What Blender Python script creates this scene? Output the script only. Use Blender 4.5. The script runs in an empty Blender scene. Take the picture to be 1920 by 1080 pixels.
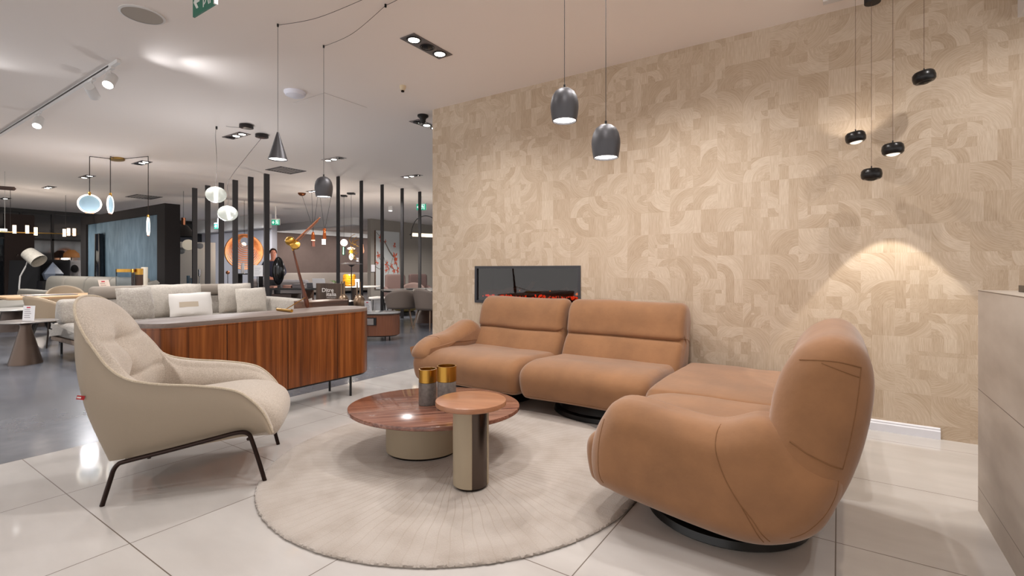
import bpy, bmesh, math, random
from mathutils import Vector, Matrix
from mathutils.bvhtree import BVHTree
random.seed(7)
S = bpy.context.scene
COL = S.collection
PI = math.pi
# ------------------------------------------------------------ camera
FP, EYE, HZ, CX = 916.0, 1.2, 506.0, 960.0      # focal length (px of a 1920 frame), eye height, horizon row, centre column
AX, AY = 0.5556, 0.8315                          # viewing direction against the room axes
cam = bpy.data.objects.new('camera', bpy.data.cameras.new('camera'))
COL.objects.link(cam); S.camera = cam
cam.location = (0, 0, EYE); cam.rotation_euler = (PI/2, 0, math.atan2(AX, AY))
cam.data.sensor_width = 36; cam.data.lens = FP/1920*36
cam.data.shift_y = -(540-HZ)/1920; cam.data.clip_start = .05; cam.data.clip_end = 100
# ------------------------------------------------------------ world, exposure
W = bpy.data.worlds.new('world'); S.world = W; W.use_nodes = True
W.node_tree.nodes['Background'].inputs[0].default_value = (1.0, .97, .955, 1)
W.node_tree.nodes['Background'].inputs[1].default_value = 1.5
S.view_settings.view_transform = 'Standard'; S.view_settings.look = 'None'
S.view_settings.gamma = 1; S.view_settings.exposure = 0.0; S.view_settings.use_curve_mapping = False
CEIL = 3.217
def aim(o, d): o.rotation_euler = Vector(d).to_track_quat('-Z', 'Y').to_euler()
def spot(x, y, z, power, col=(1, .86, .72), size=95, blend=.6, d=(0, 0, -1), r=.04, parent=None):
    l = bpy.data.lights.new('spot_light', 'SPOT'); l.energy = power; l.color = col
    l.spot_size = math.radians(size); l.spot_blend = blend; l.shadow_soft_size = r
    o = bpy.data.objects.new('spot_light', l); COL.objects.link(o); o.location = (x, y, z); aim(o, d); return o
def point(x, y, z, power, col=(1, .85, .7), r=.05):
    l = bpy.data.lights.new('glow_light', 'POINT'); l.energy = power; l.color = col; l.shadow_soft_size = r
    o = bpy.data.objects.new('glow_light', l); COL.objects.link(o); o.location = (x, y, z); return o
WARM = (1, .965, .94); COOL = (.84, .90, 1.0); NEUT = (1, .95, .91)
# downlights of the lounge (two in the frame, the rest of the same grid overhead; last one added to brighten the wall)
for x, y, p in ((-3.09, 3.42, 66), (-3.09, 3.08, 66), (-.9, 3.45, 78), (-.7, 2.6, 52), (-2.6, 1.5, 52), (-.6, 1.2, 50), (-3.6, .4, 26),
                (-1.6, 2.45, 52), (1.0, 1.6, 44), (.9, 3.6, 48), (-1.6, 3.4, 30)):
    spot(x, y, CEIL-.03, p*(.95 if x > -2.4 else .80), WARM, 140, .7, r=.025)
# downlights of the hall behind
for x, y, p in ((-6.5, 2.3, 110), (-6.0, 5.4, 130), (-8.5, .8, 120), (-9.0, 3.6, 130), (-11.5, 2.2, 150), (-10.6, 4.3, 110), (-15, 3.2, 170),
                (-9.5, 8.0, 150), (-12.5, 9.0, 160), (-13.5, 12.5, 200), (-16.5, 9.0, 180), (-18.5, 3.5, 170), (-18.5, 13, 260), (-7.5, 10.5, 150), (-20.5, 7.5, 150), (-13, 15.5, 160), (-5.8, -.8, 55)):
    spot(x, y, CEIL-.03, p*1.5, NEUT if y > 6 else (.97, .95, .93), 140, .8)

# ------------------------------------------------------------ where things are
def pix(px, py, Y): 
    X = (px-CX)/FP*Y
    return Vector((X*AY-Y*AX, X*AX+Y*AY, EYE-(py-HZ)/FP*Y))
def onz(px, py, z): return pix(px, py, FP*(EYE-z)/(py-HZ))
def onv(px, py, v): return pix(px, py, v/(AX*(px-CX)/FP+AY))
def onu(px, py, u): return pix(px, py, u/(AY*(px-CX)/FP-AX))
def ceil_at(px, py, z=CEIL): return onz(px, py, z)
# ------------------------------------------------------------ materials
def lin(c): return tuple(((x/255)/12.92 if x/255 <= .04045 else ((x/255+.055)/1.055)**2.4) for x in c)+(1,)
MATS = {}
def mat(name, rgb=(200, 200, 200), rough=.5, metal=0, emit=None, estr=0, trans=0, ior=1.45, bump=0, bscale=60, mottle=0, mscale=4, coat=0, alpha=1, sheen=0):
    if name in MATS: return MATS[name]
    m = bpy.data.materials.new(name); m.use_nodes = True; MATS[name] = m
    nt = m.node_tree; b = nt.nodes['Principled BSDF']
    b.inputs['Base Color'].default_value = lin(rgb); b.inputs['Roughness'].default_value = rough
    b.inputs['Metallic'].default_value = metal; b.inputs['IOR'].default_value = ior
    b.inputs['Transmission Weight'].default_value = trans; b.inputs['Coat Weight'].default_value = coat
    b.inputs['Alpha'].default_value = alpha; b.inputs['Sheen Weight'].default_value = sheen
    if emit: b.inputs['Emission Color'].default_value = lin(emit); b.inputs['Emission Strength'].default_value = estr
    if bump or mottle: tc = nt.nodes.new('ShaderNodeTexCoord')
    if bump:
        n = nt.nodes.new('ShaderNodeTexNoise'); n.inputs['Scale'].default_value = bscale; n.inputs['Detail'].default_value = 4
        bp = nt.nodes.new('ShaderNodeBump'); bp.inputs['Strength'].default_value = bump; bp.inputs['Distance'].default_value = .01
        nt.links.new(tc.outputs['Object'], n.inputs['Vector']); nt.links.new(n.outputs['Fac'], bp.inputs['Height'])
        nt.links.new(bp.outputs['Normal'], b.inputs['Normal'])
    if mottle:
        n = nt.nodes.new('ShaderNodeTexNoise'); n.inputs['Scale'].default_value = mscale; n.inputs['Detail'].default_value = 6; n.inputs['Roughness'].default_value = .6
        r = nt.nodes.new('ShaderNodeValToRGB'); r.color_ramp.elements[0].position = .3; r.color_ramp.elements[1].position = .7
        c = lin(rgb); r.color_ramp.elements[0].color = tuple(v*(1-mottle) for v in c[:3])+(1,); r.color_ramp.elements[1].color = tuple(min(1, v*(1+mottle)) for v in c[:3])+(1,)
        nt.links.new(tc.outputs['Object'], n.inputs['Vector']); nt.links.new(n.outputs['Fac'], r.inputs['Fac']); nt.links.new(r.outputs['Color'], b.inputs['Base Color'])
    return m
def wood(name, dark, mid, light, grain='z', freq=14, stretch=.05, rough=.4, coat=0, strip=0, rot=0):
    m = mat(name, mid, rough, coat=coat); nt = m.node_tree; N = nt.nodes.new; L = nt.links.new; b = nt.nodes['Principled BSDF']
    tc = N('ShaderNodeTexCoord'); mp = N('ShaderNodeMapping'); s = [freq]*3; s['xyz'.index(grain)] = freq*stretch
    mr = N('ShaderNodeMapping'); mr.inputs['Rotation'].default_value = (0, 0, rot); L(tc.outputs['Object'], mr.inputs['Vector'])
    mp.inputs['Scale'].default_value = s; L(mr.outputs['Vector'], mp.inputs['Vector'])
    n = N('ShaderNodeTexNoise'); n.inputs['Scale'].default_value = 1; n.inputs['Detail'].default_value = 5; n.inputs['Roughness'].default_value = .62; n.inputs['Distortion'].default_value = .6
    L(mp.outputs['Vector'], n.inputs['Vector'])
    n2 = N('ShaderNodeTexNoise'); n2.inputs['Scale'].default_value = 5; n2.inputs['Detail'].default_value = 3; L(mp.outputs['Vector'], n2.inputs['Vector'])
    mx = N('ShaderNodeMath'); mx.operation = 'MULTIPLY_ADD'; mx.inputs[1].default_value = .35; L(n2.outputs['Fac'], mx.inputs[0]); L(n.outputs['Fac'], mx.inputs[2])
    r = N('ShaderNodeValToRGB'); e = r.color_ramp.elements; e[0].position = .45; e[0].color = lin(dark); e[1].position = .9; e[1].color = lin(light)
    x = e.new(.66); x.color = lin(mid); L(mx.outputs[0], r.inputs['Fac']); L(r.outputs['Color'], b.inputs['Base Color'])
    return m
class NG:                                            # little helper to write node maths
    def __init__(s, nt): s.nt = nt
    def m(s, op, *a):
        n = s.nt.nodes.new('ShaderNodeMath'); n.operation = op
        for i, v in enumerate(a):
            if isinstance(v, (int, float)): n.inputs[i].default_value = v
            else: s.nt.links.new(v, n.inputs[i])
        return n.outputs[0]
    def vec(s, x, y, z=0):
        n = s.nt.nodes.new('ShaderNodeCombineXYZ')
        for i, v in enumerate((x, y, z)):
            if isinstance(v, (int, float)): n.inputs[i].default_value = v
            else: s.nt.links.new(v, n.inputs[i])
        return n.outputs[0]
    def wn(s, v):
        n = s.nt.nodes.new('ShaderNodeTexWhiteNoise'); n.noise_dimensions = '3D'; s.nt.links.new(v, n.inputs['Vector']); return n.outputs['Value']
    def noise(s, v, sc=1, det=3):
        n = s.nt.nodes.new('ShaderNodeTexNoise'); n.inputs['Scale'].default_value = sc; n.inputs['Detail'].default_value = det; s.nt.links.new(v, n.inputs['Vector']); return n.outputs['Fac']
    def xyz(s, out='Object'):
        t = s.nt.nodes.new('ShaderNodeTexCoord'); q = s.nt.nodes.new('ShaderNodeSeparateXYZ'); s.nt.links.new(t.outputs[out], q.inputs[0]); return q.outputs, t.outputs[out]
    def ramp(s, f, stops):
        r = s.nt.nodes.new('ShaderNodeValToRGB'); e = r.color_ramp.elements
        e[0].position, e[0].color = stops[0][0], lin(stops[0][1]); e[1].position, e[1].color = stops[-1][0], lin(stops[-1][1])
        for p, c in stops[1:-1]: k = e.new(p); k.color = lin(c)
        s.nt.links.new(f, r.inputs['Fac']); return r.outputs['Color']
    def mix(s, f, a, b):
        n = s.nt.nodes.new('ShaderNodeMix'); n.data_type = 'RGBA'
        for k, v in ((0, f), (6, a), (7, b)):
            if isinstance(v, (int, float)): n.inputs[k].default_value = v
            elif isinstance(v, tuple): n.inputs[k].default_value = v
            else: s.nt.links.new(v, n.inputs[k])
        return n.outputs[2]
def wallpaper():
    m = mat('wood_marquetry_wallpaper', (205, 180, 150), .75); g = NG(m.node_tree); (x, y, z), co = g.xyz()
    def layer(size, ox, seed, bands):
        a = g.m('ADD', g.m('DIVIDE', x, size), ox); b = g.m('ADD', g.m('DIVIDE', z, size), ox*1.7)
        ia, ib = g.m('FLOOR', a), g.m('FLOOR', b); fa, fb = g.m('FRACT', a), g.m('FRACT', b)
        r1 = g.wn(g.vec(ia, ib, seed)); r2 = g.wn(g.vec(ia, ib, seed+3.3)); r3 = g.wn(g.vec(ia, ib, seed+7.1))
        f1 = g.m('GREATER_THAN', r1, .5); f2 = g.m('GREATER_THAN', r2, .5)
        pa = g.m('ABSOLUTE', g.m('SUBTRACT', fa, f1)); pb = g.m('ABSOLUTE', g.m('SUBTRACT', fb, f2))
        r = g.m('SQRT', g.m('ADD', g.m('MULTIPLY', pa, pa), g.m('MULTIPLY', pb, pb))); th = g.m('ARCTAN2', pb, pa)
        arc = g.m('GREATER_THAN', r3, .35)
        q = g.m('ADD', g.m('MULTIPLY', r, arc), g.m('MULTIPLY', pa, g.m('SUBTRACT', 1, arc)))
        along = g.m('ADD', g.m('MULTIPLY', th, arc), g.m('MULTIPLY', pb, g.m('SUBTRACT', 1, arc)))
        k = g.m('FLOOR', g.m('MULTIPLY', q, bands))
        tone = g.wn(g.vec(g.m('ADD', ia, g.m('MULTIPLY', k, 13.1)), ib, seed+1))
        st = g.noise(g.vec(g.m('MULTIPLY', q, 34), g.m('MULTIPLY', along, 2.5), g.m('ADD', k, tone)), 1, 3)
        return tone, st, r1
    t1, s1, c1 = layer(.205, .31, 1.0, 3.0); t2, s2, c2 = layer(.1025, .77, 20.0, 2.0)
    sel = g.m('GREATER_THAN', g.wn(g.vec(g.m('FLOOR', g.m('DIVIDE', x, .205)), g.m('FLOOR', g.m('DIVIDE', z, .205)), 5)), .72)
    inv = g.m('SUBTRACT', 1, sel)
    tone = g.m('ADD', g.m('MULTIPLY', t1, inv), g.m('MULTIPLY', t2, sel)); st = g.m('ADD', g.m('MULTIPLY', s1, inv), g.m('MULTIPLY', s2, sel))
    v = g.m('ADD', g.m('MULTIPLY', tone, .33), g.m('MULTIPLY', st, .75)); v = g.m('ADD', v, g.m('MULTIPLY', g.noise(co, 1.2, 2), .2))
    c = g.ramp(v, [(.2, (162, 139, 114)), (.45, (183, 162, 138)), (.7, (197, 178, 156)), (.95, (211, 195, 175))])
    m.node_tree.links.new(c, m.node_tree.nodes['Principled BSDF'].inputs['Base Color']); return m
def tile_floor():
    m = mat('beige_porcelain_tiles', (212, 204, 196), .12); g = NG(m.node_tree); (x, y, z), co = g.xyz(); b = m.node_tree.nodes['Principled BSDF']
    a = g.m('DIVIDE', g.m('ADD', x, 4.3), .858); c = g.m('DIVIDE', g.m('SUBTRACT', y, .85), .866)
    def d(v): return g.m('ABSOLUTE', g.m('SUBTRACT', v, g.m('ROUND', v)))
    line = g.m('LESS_THAN', g.m('MINIMUM', d(a), d(c)), .0028)
    n = g.noise(g.vec(g.m('MULTIPLY', x, 1.2), g.m('MULTIPLY', y, 3), 0), 1.4, 5)
    base = g.ramp(n, [(.3, (192, 187, 183)), (.7, (206, 202, 198))])
    m.node_tree.links.new(g.mix(line, base, lin((110, 98, 88))), b.inputs['Base Color'])
    m.node_tree.links.new(g.m('ADD', .065, g.m('MULTIPLY', line, .5)), b.inputs['Roughness']); b.inputs['IOR'].default_value = 1.5; return m
def concrete_floor():
    m = mat('polished_dark_concrete', (92, 94, 100), .2); g = NG(m.node_tree); (x, y, z), co = g.xyz(); b = m.node_tree.nodes['Principled BSDF']
    n = g.noise(co, .9, 7); n2 = g.noise(co, 7, 6); v = g.m('ADD', g.m('MULTIPLY', n, .65), g.m('MULTIPLY', n2, .35))
    m.node_tree.links.new(g.ramp(v, [(.2, (74, 77, 84)), (.5, (98, 101, 109)), (.8, (122, 125, 134))]), b.inputs['Base Color'])
    m.node_tree.links.new(g.m('ADD', .16, g.m('MULTIPLY', g.noise(co, 1.5, 1), .12)), b.inputs['Roughness']); b.inputs['IOR'].default_value = 1.6; return m
def rug_mat():
    m = mat('carved_beige_wool', (198, 184, 168), .95, sheen=.3); g = NG(m.node_tree); (x, y, z), co = g.xyz(); b = m.node_tree.nodes['Principled BSDF']
    X = g.m('ADD', x, .0); Yc = g.m('ADD', y, .0)
    r = g.m('SQRT', g.m('ADD', g.m('MULTIPLY', X, X), g.m('MULTIPLY', Yc, Yc))); th = g.m('ARCTAN2', Yc, X)
    w = g.noise(g.vec(g.m('MULTIPLY', r, 1.6), 0, 0), 1, 2)
    t = g.m('MULTIPLY', g.m('ADD', th, g.m('MULTIPLY', w, .12)), 110/(2*PI)); k = g.m('FLOOR', t); fr = g.m('FRACT', t)
    rnd = g.wn(g.vec(k, 0, 0)); dist = g.m('MULTIPLY', g.m('ABSOLUTE', g.m('SUBTRACT', fr, .5)), g.m('MULTIPLY', r, 2*PI/110))
    ln = g.m('MULTIPLY', g.m('LESS_THAN', dist, .0024), g.m('GREATER_THAN', r, g.m('MULTIPLY', rnd, .7)))
    n = g.noise(co, 5.5, 4); n2 = g.noise(co, 160, 2)
    base = g.ramp(g.m('ADD', g.m('MULTIPLY', n, .8), g.m('MULTIPLY', n2, .2)), [(.28, (168, 156, 145)), (.5, (184, 174, 165)), (.72, (194, 185, 177))])
    m.node_tree.links.new(g.mix(g.m('MULTIPLY', g.m('MULTIPLY', ln, g.m('SUBTRACT', 1.35, r)), .62), base, lin((150, 132, 112))), b.inputs['Base Color'])
    bp = m.node_tree.nodes.new('ShaderNodeBump'); bp.inputs['Strength'].default_value = .5; bp.inputs['Distance'].default_value = .006
    h = g.m('SUBTRACT', n2, g.m('MULTIPLY', ln, 1.0)); m.node_tree.links.new(h, bp.inputs['Height']); m.node_tree.links.new(bp.outputs[0], b.inputs['Normal']); return m
def weave(name, c1, c2, scale=260):
    m = mat(name, c1, .92, sheen=.3); g = NG(m.node_tree); (x, y, z), co = g.xyz(); b = m.node_tree.nodes['Principled BSDF']
    n = g.noise(co, scale, 3); n2 = g.noise(co, scale*.3, 3); v = g.m('ADD', g.m('MULTIPLY', n, .72), g.m('MULTIPLY', n2, .28))
    m.node_tree.links.new(g.ramp(v, [(.35, c2), (.62, c1)]), b.inputs['Base Color'])
    bp = m.node_tree.nodes.new('ShaderNodeBump'); bp.inputs['Strength'].default_value = .5; bp.inputs['Distance'].default_value = .003
    m.node_tree.links.new(v, bp.inputs['Height']); m.node_tree.links.new(bp.outputs[0], b.inputs['Normal']); return m
def stone_tiles():
    m = mat('grey_beige_stone_cladding', (176, 162, 146), .55); g = NG(m.node_tree); (x, y, z), co = g.xyz(); b = m.node_tree.nodes['Principled BSDF']
    n = g.noise(g.vec(x, g.m('MULTIPLY', y, .8), g.m('MULTIPLY', z, 2.5)), 2.2, 7)
    base = g.ramp(n, [(.3, (166, 154, 142)), (.55, (186, 175, 163)), (.75, (198, 188, 177))])
    c = g.m('DIVIDE', g.m('SUBTRACT', z, .12), .488); dz = g.m('ABSOLUTE', g.m('SUBTRACT', c, g.m('ROUND', c))); yy = g.m('DIVIDE', g.m('SUBTRACT', y, 1.0), 1.2); dy = g.m('ABSOLUTE', g.m('SUBTRACT', yy, g.m('ROUND', yy)))
    ln = g.m('MAXIMUM', g.m('LESS_THAN', dz, .004), g.m('LESS_THAN', dy, .0016))
    m.node_tree.links.new(g.mix(ln, base, lin((112, 100, 88))), b.inputs['Base Color']); return m
def streak(name, c1, c2, scale=3, rough=.7):
    m = mat(name, c1, rough); g = NG(m.node_tree); (x, y, z), co = g.xyz()
    n = g.noise(g.vec(g.m('MULTIPLY', x, 3), g.m('MULTIPLY', y, 3), z), scale, 6)
    m.node_tree.links.new(g.ramp(n, [(.3, c1), (.7, c2)]), m.node_tree.nodes['Principled BSDF'].inputs['Base Color']); return m
BLACK = mat('black_powder_coat', (26, 24, 24), .45); METALB = mat('dark_bronze_metal', (46, 38, 34), .35, .7)
BRASS = mat('brushed_brass', (196, 150, 70), .28, 1); COPPER = mat('satin_copper', (206, 138, 104), .3, 1); CHROME = mat('chrome', (200, 200, 205), .15, 1)
CABLE = mat('dark_cable', (52, 48, 46), .6); WHITE = mat('white_paint', (222, 220, 218), .6); PAPER = mat('white_card', (232, 230, 232), .7)
LAMPW = mat('lamp_lens', (255, 255, 255), .4, emit=(255, 250, 242), estr=9); LAMPWARM = mat('warm_lamp_glass', (255, 240, 220), .4, emit=(255, 214, 178), estr=2.4)
GLASS = mat('clear_glass', (245, 248, 250), .03, trans=1, ior=1.3); NUBUCK = mat('tan_nubuck', (146, 103, 67), .82, bump=.12, bscale=35, mottle=.15, mscale=4, sheen=.35)
SEAMM = mat('tan_seam', (128, 90, 58), .9); STONE = mat('grey_marble', (120, 114, 110), .5, mottle=.35, mscale=30)
DARKWOOD = wood('dark_walnut', (50, 32, 22), (78, 50, 34), (100, 66, 45), 'x', 10, rough=.5)
# ------------------------------------------------------------ mesh helpers
def cr(pts, n, closed=False):
    P = [Vector(p) for p in pts]; m = len(P); out = []; segs = m if closed else m-1
    for i in range(n if closed else n):
        t = i*segs/(n if closed else n-1); k = min(int(t), segs-1); f = t-k
        g = (lambda j: P[j % m]) if closed else (lambda j: P[min(max(j, 0), m-1)])
        a, b, c, d = g(k-1), g(k), g(k+1), g(k+2)
        out.append(.5*((2*b)+(c-a)*f+(2*a-5*b+4*c-d)*f*f+(3*b-a-3*c+d)*f**3))
    return out
class M:
    def __init__(s): s.v = []; s.f = []
    def add(s, v, f): k = len(s.v); s.v += [Vector(p) for p in v]; s.f += [tuple(i+k for i in q) for q in f]; return s
    def box(s, x0, x1, y0, y1, z0, z1):
        return s.add([(x0, y0, z0), (x1, y0, z0), (x1, y1, z0), (x0, y1, z0), (x0, y0, z1), (x1, y0, z1), (x1, y1, z1), (x0, y1, z1)],
                     [(3, 2, 1, 0), (4, 5, 6, 7), (0, 1, 5, 4), (1, 2, 6, 5), (2, 3, 7, 6), (3, 0, 4, 7)])
    def prism(s, poly, z0, z1, f=lambda p: p):
        n = len(poly); v = [f((p[0], p[1], z0)) for p in poly]+[f((p[0], p[1], z1)) for p in poly]
        return s.add(v, [tuple(range(n-1, -1, -1)), tuple(range(n, 2*n))]+[(i, (i+1) % n, n+(i+1) % n, n+i) for i in range(n)])
    def grid(s, rows, cu=False, cap0=False, cap1=False):
        n = len(rows[0]); v = [p for r in rows for p in r]; f = []
        for j in range(len(rows)-1):
            for i in range(n if cu else n-1):
                a = j*n+i; b = j*n+(i+1) % n; f.append((a, b, b+n, a+n))
        if cap0: f.append(tuple(range(n-1, -1, -1)))
        if cap1: f.append(tuple(range((len(rows)-1)*n, len(rows)*n)))
        return s.add(v, f)
    def lathe(s, prof, n=32, c=(0, 0, 0), sx=1, sy=1, cap=True):
        rows = [[(c[0]+r*math.cos(2*PI*i/n)*sx, c[1]+r*math.sin(2*PI*i/n)*sy, c[2]+z) for i in range(n)] for r, z in prof]
        return s.grid(rows, True, cap and prof[0][0] > 1e-4, cap and prof[-1][0] > 1e-4)
    def tube(s, pts, r, n=8, closed=False):
        P = [Vector(p) for p in pts]; m = len(P); R = r if isinstance(r, (list, tuple)) else [r]*m; rows = []; up = None
        for i in range(m):
            a = P[(i-1) % m] if closed or i else P[0]; b = P[(i+1) % m] if closed or i < m-1 else P[-1]
            t = (b-a).normalized()
            if up is None: up = Vector((0, 0, 1)) if abs(t.z) < .9 else Vector((1, 0, 0))
            x = t.cross(up).normalized(); y = x.cross(t).normalized(); up = y
            rows.append([P[i]+(x*math.cos(2*PI*k/n)+y*math.sin(2*PI*k/n))*R[i] for k in range(n)])
        if closed: rows.append(rows[0])
        return s.grid(rows, True, not closed, not closed)
    def ball(s, c, r, n=20, sz=1, sx=1, sy=1):
        k = n//2; return s.lathe([(max(1e-5, r*math.sin(PI*i/k)), -r*sz*math.cos(PI*i/k)) for i in range(k+1)], n, c, sx, sy, False)
    def puff(s, prof, w0, w1, rw, mp, n=56, k=5, bulge=.012, closed=True):
        P = cr([(a, b, 0) for a, b in prof], n, True); c = sum(P, Vector())/n; ar = sum(P[i].x*P[(i+1) % n].y-P[(i+1) % n].x*P[i].y for i in range(n)); sg = 1 if ar > 0 else -1
        nr = []
        for i in range(n):
            t = P[(i+1) % n]-P[i-1]; nr.append(Vector((t.y, -t.x, 0)).normalized()*sg)
        rows = []
        def row(w, ins, sc=1): return [mp(*((P[i]-nr[i]*ins-c)*sc+c)[:2], w) for i in range(n)]
        A = [(w0+rw*(1-math.sin(a)), rw*(1-math.cos(PI/2-a))) for a in [PI/2*j/k for j in range(k, 0, -1)]]
        start = [row(w0-bulge*(1-q), rw, q) for q in (.05, .3, .6, .85)]
        e = [row(w0+rw*(1-math.cos(a)), rw*(1-math.sin(a))) for a in [PI/2*j/k for j in range(k+1)]]
        mid = [row(w0+rw+(w1-w0-2*rw)*j/6, 0) for j in range(1, 6)]
        e2 = [row(w1-rw*(1-math.cos(a)), rw*(1-math.sin(a))) for a in [PI/2*j/k for j in range(k, -1, -1)]]
        end = [row(w1+bulge*(1-q), rw, q) for q in (.85, .6, .3, .05)]
        return s.grid(start+e+mid+e2+end, True, True, True)
    def inflate(s, prof, w0, w1, rw, mp, n=100, bulge=.03, step=.028, closed=True):
        from mathutils.geometry import delaunay_2d_cdt
        P = [Vector((p.x, p.y)) for p in cr([(a, b, 0) for a, b in prof], n, True)]
        ar = sum(P[i].x*P[(i+1) % n].y-P[(i+1) % n].x*P[i].y for i in range(n))
        if ar < 0: P.reverse()
        def dist(q):
            m_ = 9
            for i in range(n):
                a, b = P[i], P[(i+1) % n]; ab = b-a; t_ = max(0, min(1, (q-a).dot(ab)/ab.length_squared)); m_ = min(m_, (a+ab*t_-q).length)
            return m_
        def inside(q):
            c_ = False
            for i in range(n):
                a, b = P[i], P[(i+1) % n]
                if (a.y > q.y) != (b.y > q.y) and q.x < (b.x-a.x)*(q.y-a.y)/(b.y-a.y)+a.x: c_ = not c_
            return c_
        pts = list(P); x0, x1 = min(p.x for p in P), max(p.x for p in P); y0, y1 = min(p.y for p in P), max(p.y for p in P); j = 0; y = y0
        nr = [(lambda t: Vector((-t.y, t.x)).normalized())(P[(i+1) % n]-P[i-1]) for i in range(n)]
        for off in (.006, .016, .03):
            for i in range(n):
                q = P[i]+nr[i]*off
                if inside(q) and dist(q) > off*.9: pts.append(q)
        while y < y1:
            x = x0+(step/2 if j % 2 else 0)
            while x < x1:
                q = Vector((x, y))
                if inside(q) and dist(q) > .042: pts.append(q)
                x += step
            y += step*.87; j += 1
        V, E_, F_, _, _, _ = delaunay_2d_cdt(pts, [(i, (i+1) % n) for i in range(n)], [], 1, 1e-6)
        def h(d): q = min(d, rw)/rw; return rw*math.sqrt(max(0, 1-(1-q)**2))+bulge*(1-math.exp(-max(0, d-rw*.4)/.12))
        D = [dist(Vector(v)) for v in V]
        s.add([mp(v[0], v[1], w1-rw+h(d)) for v, d in zip(V, D)], [tuple(f) for f in F_])
        s.add([mp(v[0], v[1], w0+rw-h(d)) for v, d in zip(V, D)], [tuple(f)[::-1] for f in F_])
        return s.grid([[mp(p.x, p.y, w0+rw+(w1-w0-2*rw)*k/8) for p in P] for k in range(9)], True)
    def cushion(s, w, h, t, c=(0, 0, 0), p=2.6, n=14, wob=.0):
        rows = []
        for side in (1, -1):
            for j in range(n+1):
                r = []
                for i in range(n+1):
                    a = -1+2*i/n; b = -1+2*j/n; e = max(0, (1-abs(a)**p)*(1-abs(b)**p))**.45
                    pin = 1-.07*(a*a)*(1-b*b)-.0; pin2 = 1-.07*(b*b)*(1-a*a)
                    dy = side*t/2*e+wob*t*math.sin(5*a+3*b)*e
                    r.append((c[0]+a*w/2*pin2*1, c[1]+dy, c[2]+b*h/2*pin))
                rows.append(r)
        s.grid(rows[:n+1]); 
        return s.grid([r[::-1] for r in rows[n+1:]])
    def xf(s, mt): s.v = [mt @ p for p in s.v]; return s
def RT(loc=(0, 0, 0), rz=0, rx=0, ry=0): return Matrix.Translation(loc) @ Matrix.Rotation(rz, 4, 'Z') @ Matrix.Rotation(ry, 4, 'Y') @ Matrix.Rotation(rx, 4, 'X')
def obj(name, m, material, parent=None, smooth=True, bevel=0, sub=0, loc=None, rz=0, flat=35):
    me = bpy.data.meshes.new(name); me.from_pydata([tuple(p) for p in m.v], [], m.f); 
    bm = bmesh.new(); bm.from_mesh(me); bmesh.ops.remove_doubles(bm, verts=bm.verts, dist=1e-5); bmesh.ops.recalc_face_normals(bm, faces=bm.faces); bm.to_mesh(me); bm.free()
    me.materials.append(material); o = bpy.data.objects.new(name, me); COL.objects.link(o)
    if parent: o.parent = parent
    if loc is not None: o.location = loc
    o.rotation_euler.z = rz
    if smooth:
        me.polygons.foreach_set('use_smooth', [True]*len(me.polygons)); me.set_sharp_from_angle(angle=math.radians(flat))
    if bevel: b = o.modifiers.new('bevel', 'BEVEL'); b.width = bevel; b.segments = 2; b.limit_method = 'ANGLE'
    if sub: b = o.modifiers.new('sub', 'SUBSURF'); b.levels = b.render_levels = sub
    return o
def tag(o, label, cat, group=None):
    o['label'] = label; o['category'] = cat
    if group: o['group'] = group
    return o
def thing(name, label, cat, loc=(0, 0, 0), rz=0, group=None):
    o = bpy.data.objects.new(name, None); COL.objects.link(o); o.location = loc; o.rotation_euler.z = rz; o.empty_display_size = .1
    return tag(o, label, cat, group)
def struct(name, m, material, **k): o = obj(name, m, material, **k); o['kind'] = 'structure'; return o
def dup(root, loc, rz=None, label=None, group=None):
    def cp(o, par):
        c = o.copy(); COL.objects.link(c)
        if par: c.parent = par
        for ch in kids.get(o, []): cp(ch, c)
        return c
    kids = {}
    for o in bpy.data.objects:
        if o.parent: kids.setdefault(o.parent, []).append(o)
    r = cp(root, None); r.location = loc
    if rz is not None: r.rotation_euler.z = rz
    if label: r['label'] = label
    if group: r['group'] = group
    return r
def bvh(m): return BVHTree.FromPolygons([tuple(p) for p in m.v], m.f)
def seam(name, m, pts, d, parent, r=.0028, material=None, n=28, closed=False, lift=0):
    """a stitched seam: the path dropped onto the surface along d"""
    t = bvh(m); d = Vector(d).normalized(); hits = []
    for p in cr(pts, n, closed):
        h = t.ray_cast(p-d*3, d, 8)
        if h[0] is not None: hits.append(h[0]-d*lift)
    q = M()
    if len(hits) > 2: q.tube(hits, r, 6, closed); return obj(name, q, material or SEAMM, parent)
# ============================================================ THE ROOM
TW = 4.564; WL = -4.254
struct('floor', M().box(-4.3, 7, -6, TW+.5, -.1, 0), tile_floor(), smooth=False)
struct('floor.001', M().box(-22.4, -4.3, -6, TW, -.1, 0).box(-22.4, 2, TW+.5, 24, -.1, 0).box(-22.4, -4.3, TW, TW+.5, -.1, 0), concrete_floor(), smooth=False)
CEILM = mat('ceiling_paint', (242, 234, 228), .8)
struct('ceiling', M().box(-22.6, 7, -6, 24, CEIL, CEIL+.1), CEILM, smooth=False)
FU0, FU1, FZ0, FZ1 = -3.573, -2.2, .815, 1.244
w = M().box(WL, FU0, TW, TW+.42, 0, CEIL).box(FU1, 7, TW, TW+.42, 0, CEIL).box(FU0, FU1, TW, TW+.42, 0, FZ0).box(FU0, FU1, TW, TW+.42, FZ1, CEIL)
struct('wall_right', w, wallpaper(), smooth=False)
BB = mat('white_skirting', (226, 226, 232), .4)
struct('baseboard_right', M().prism([(0, 0), (-.018, 0), (-.018, .055), (-.012, .062), (-.012, .072), (-.005, .08), (0, .08)], WL, .6, lambda p: (p[2], TW+p[0], p[1])), BB, smooth=False)
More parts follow.
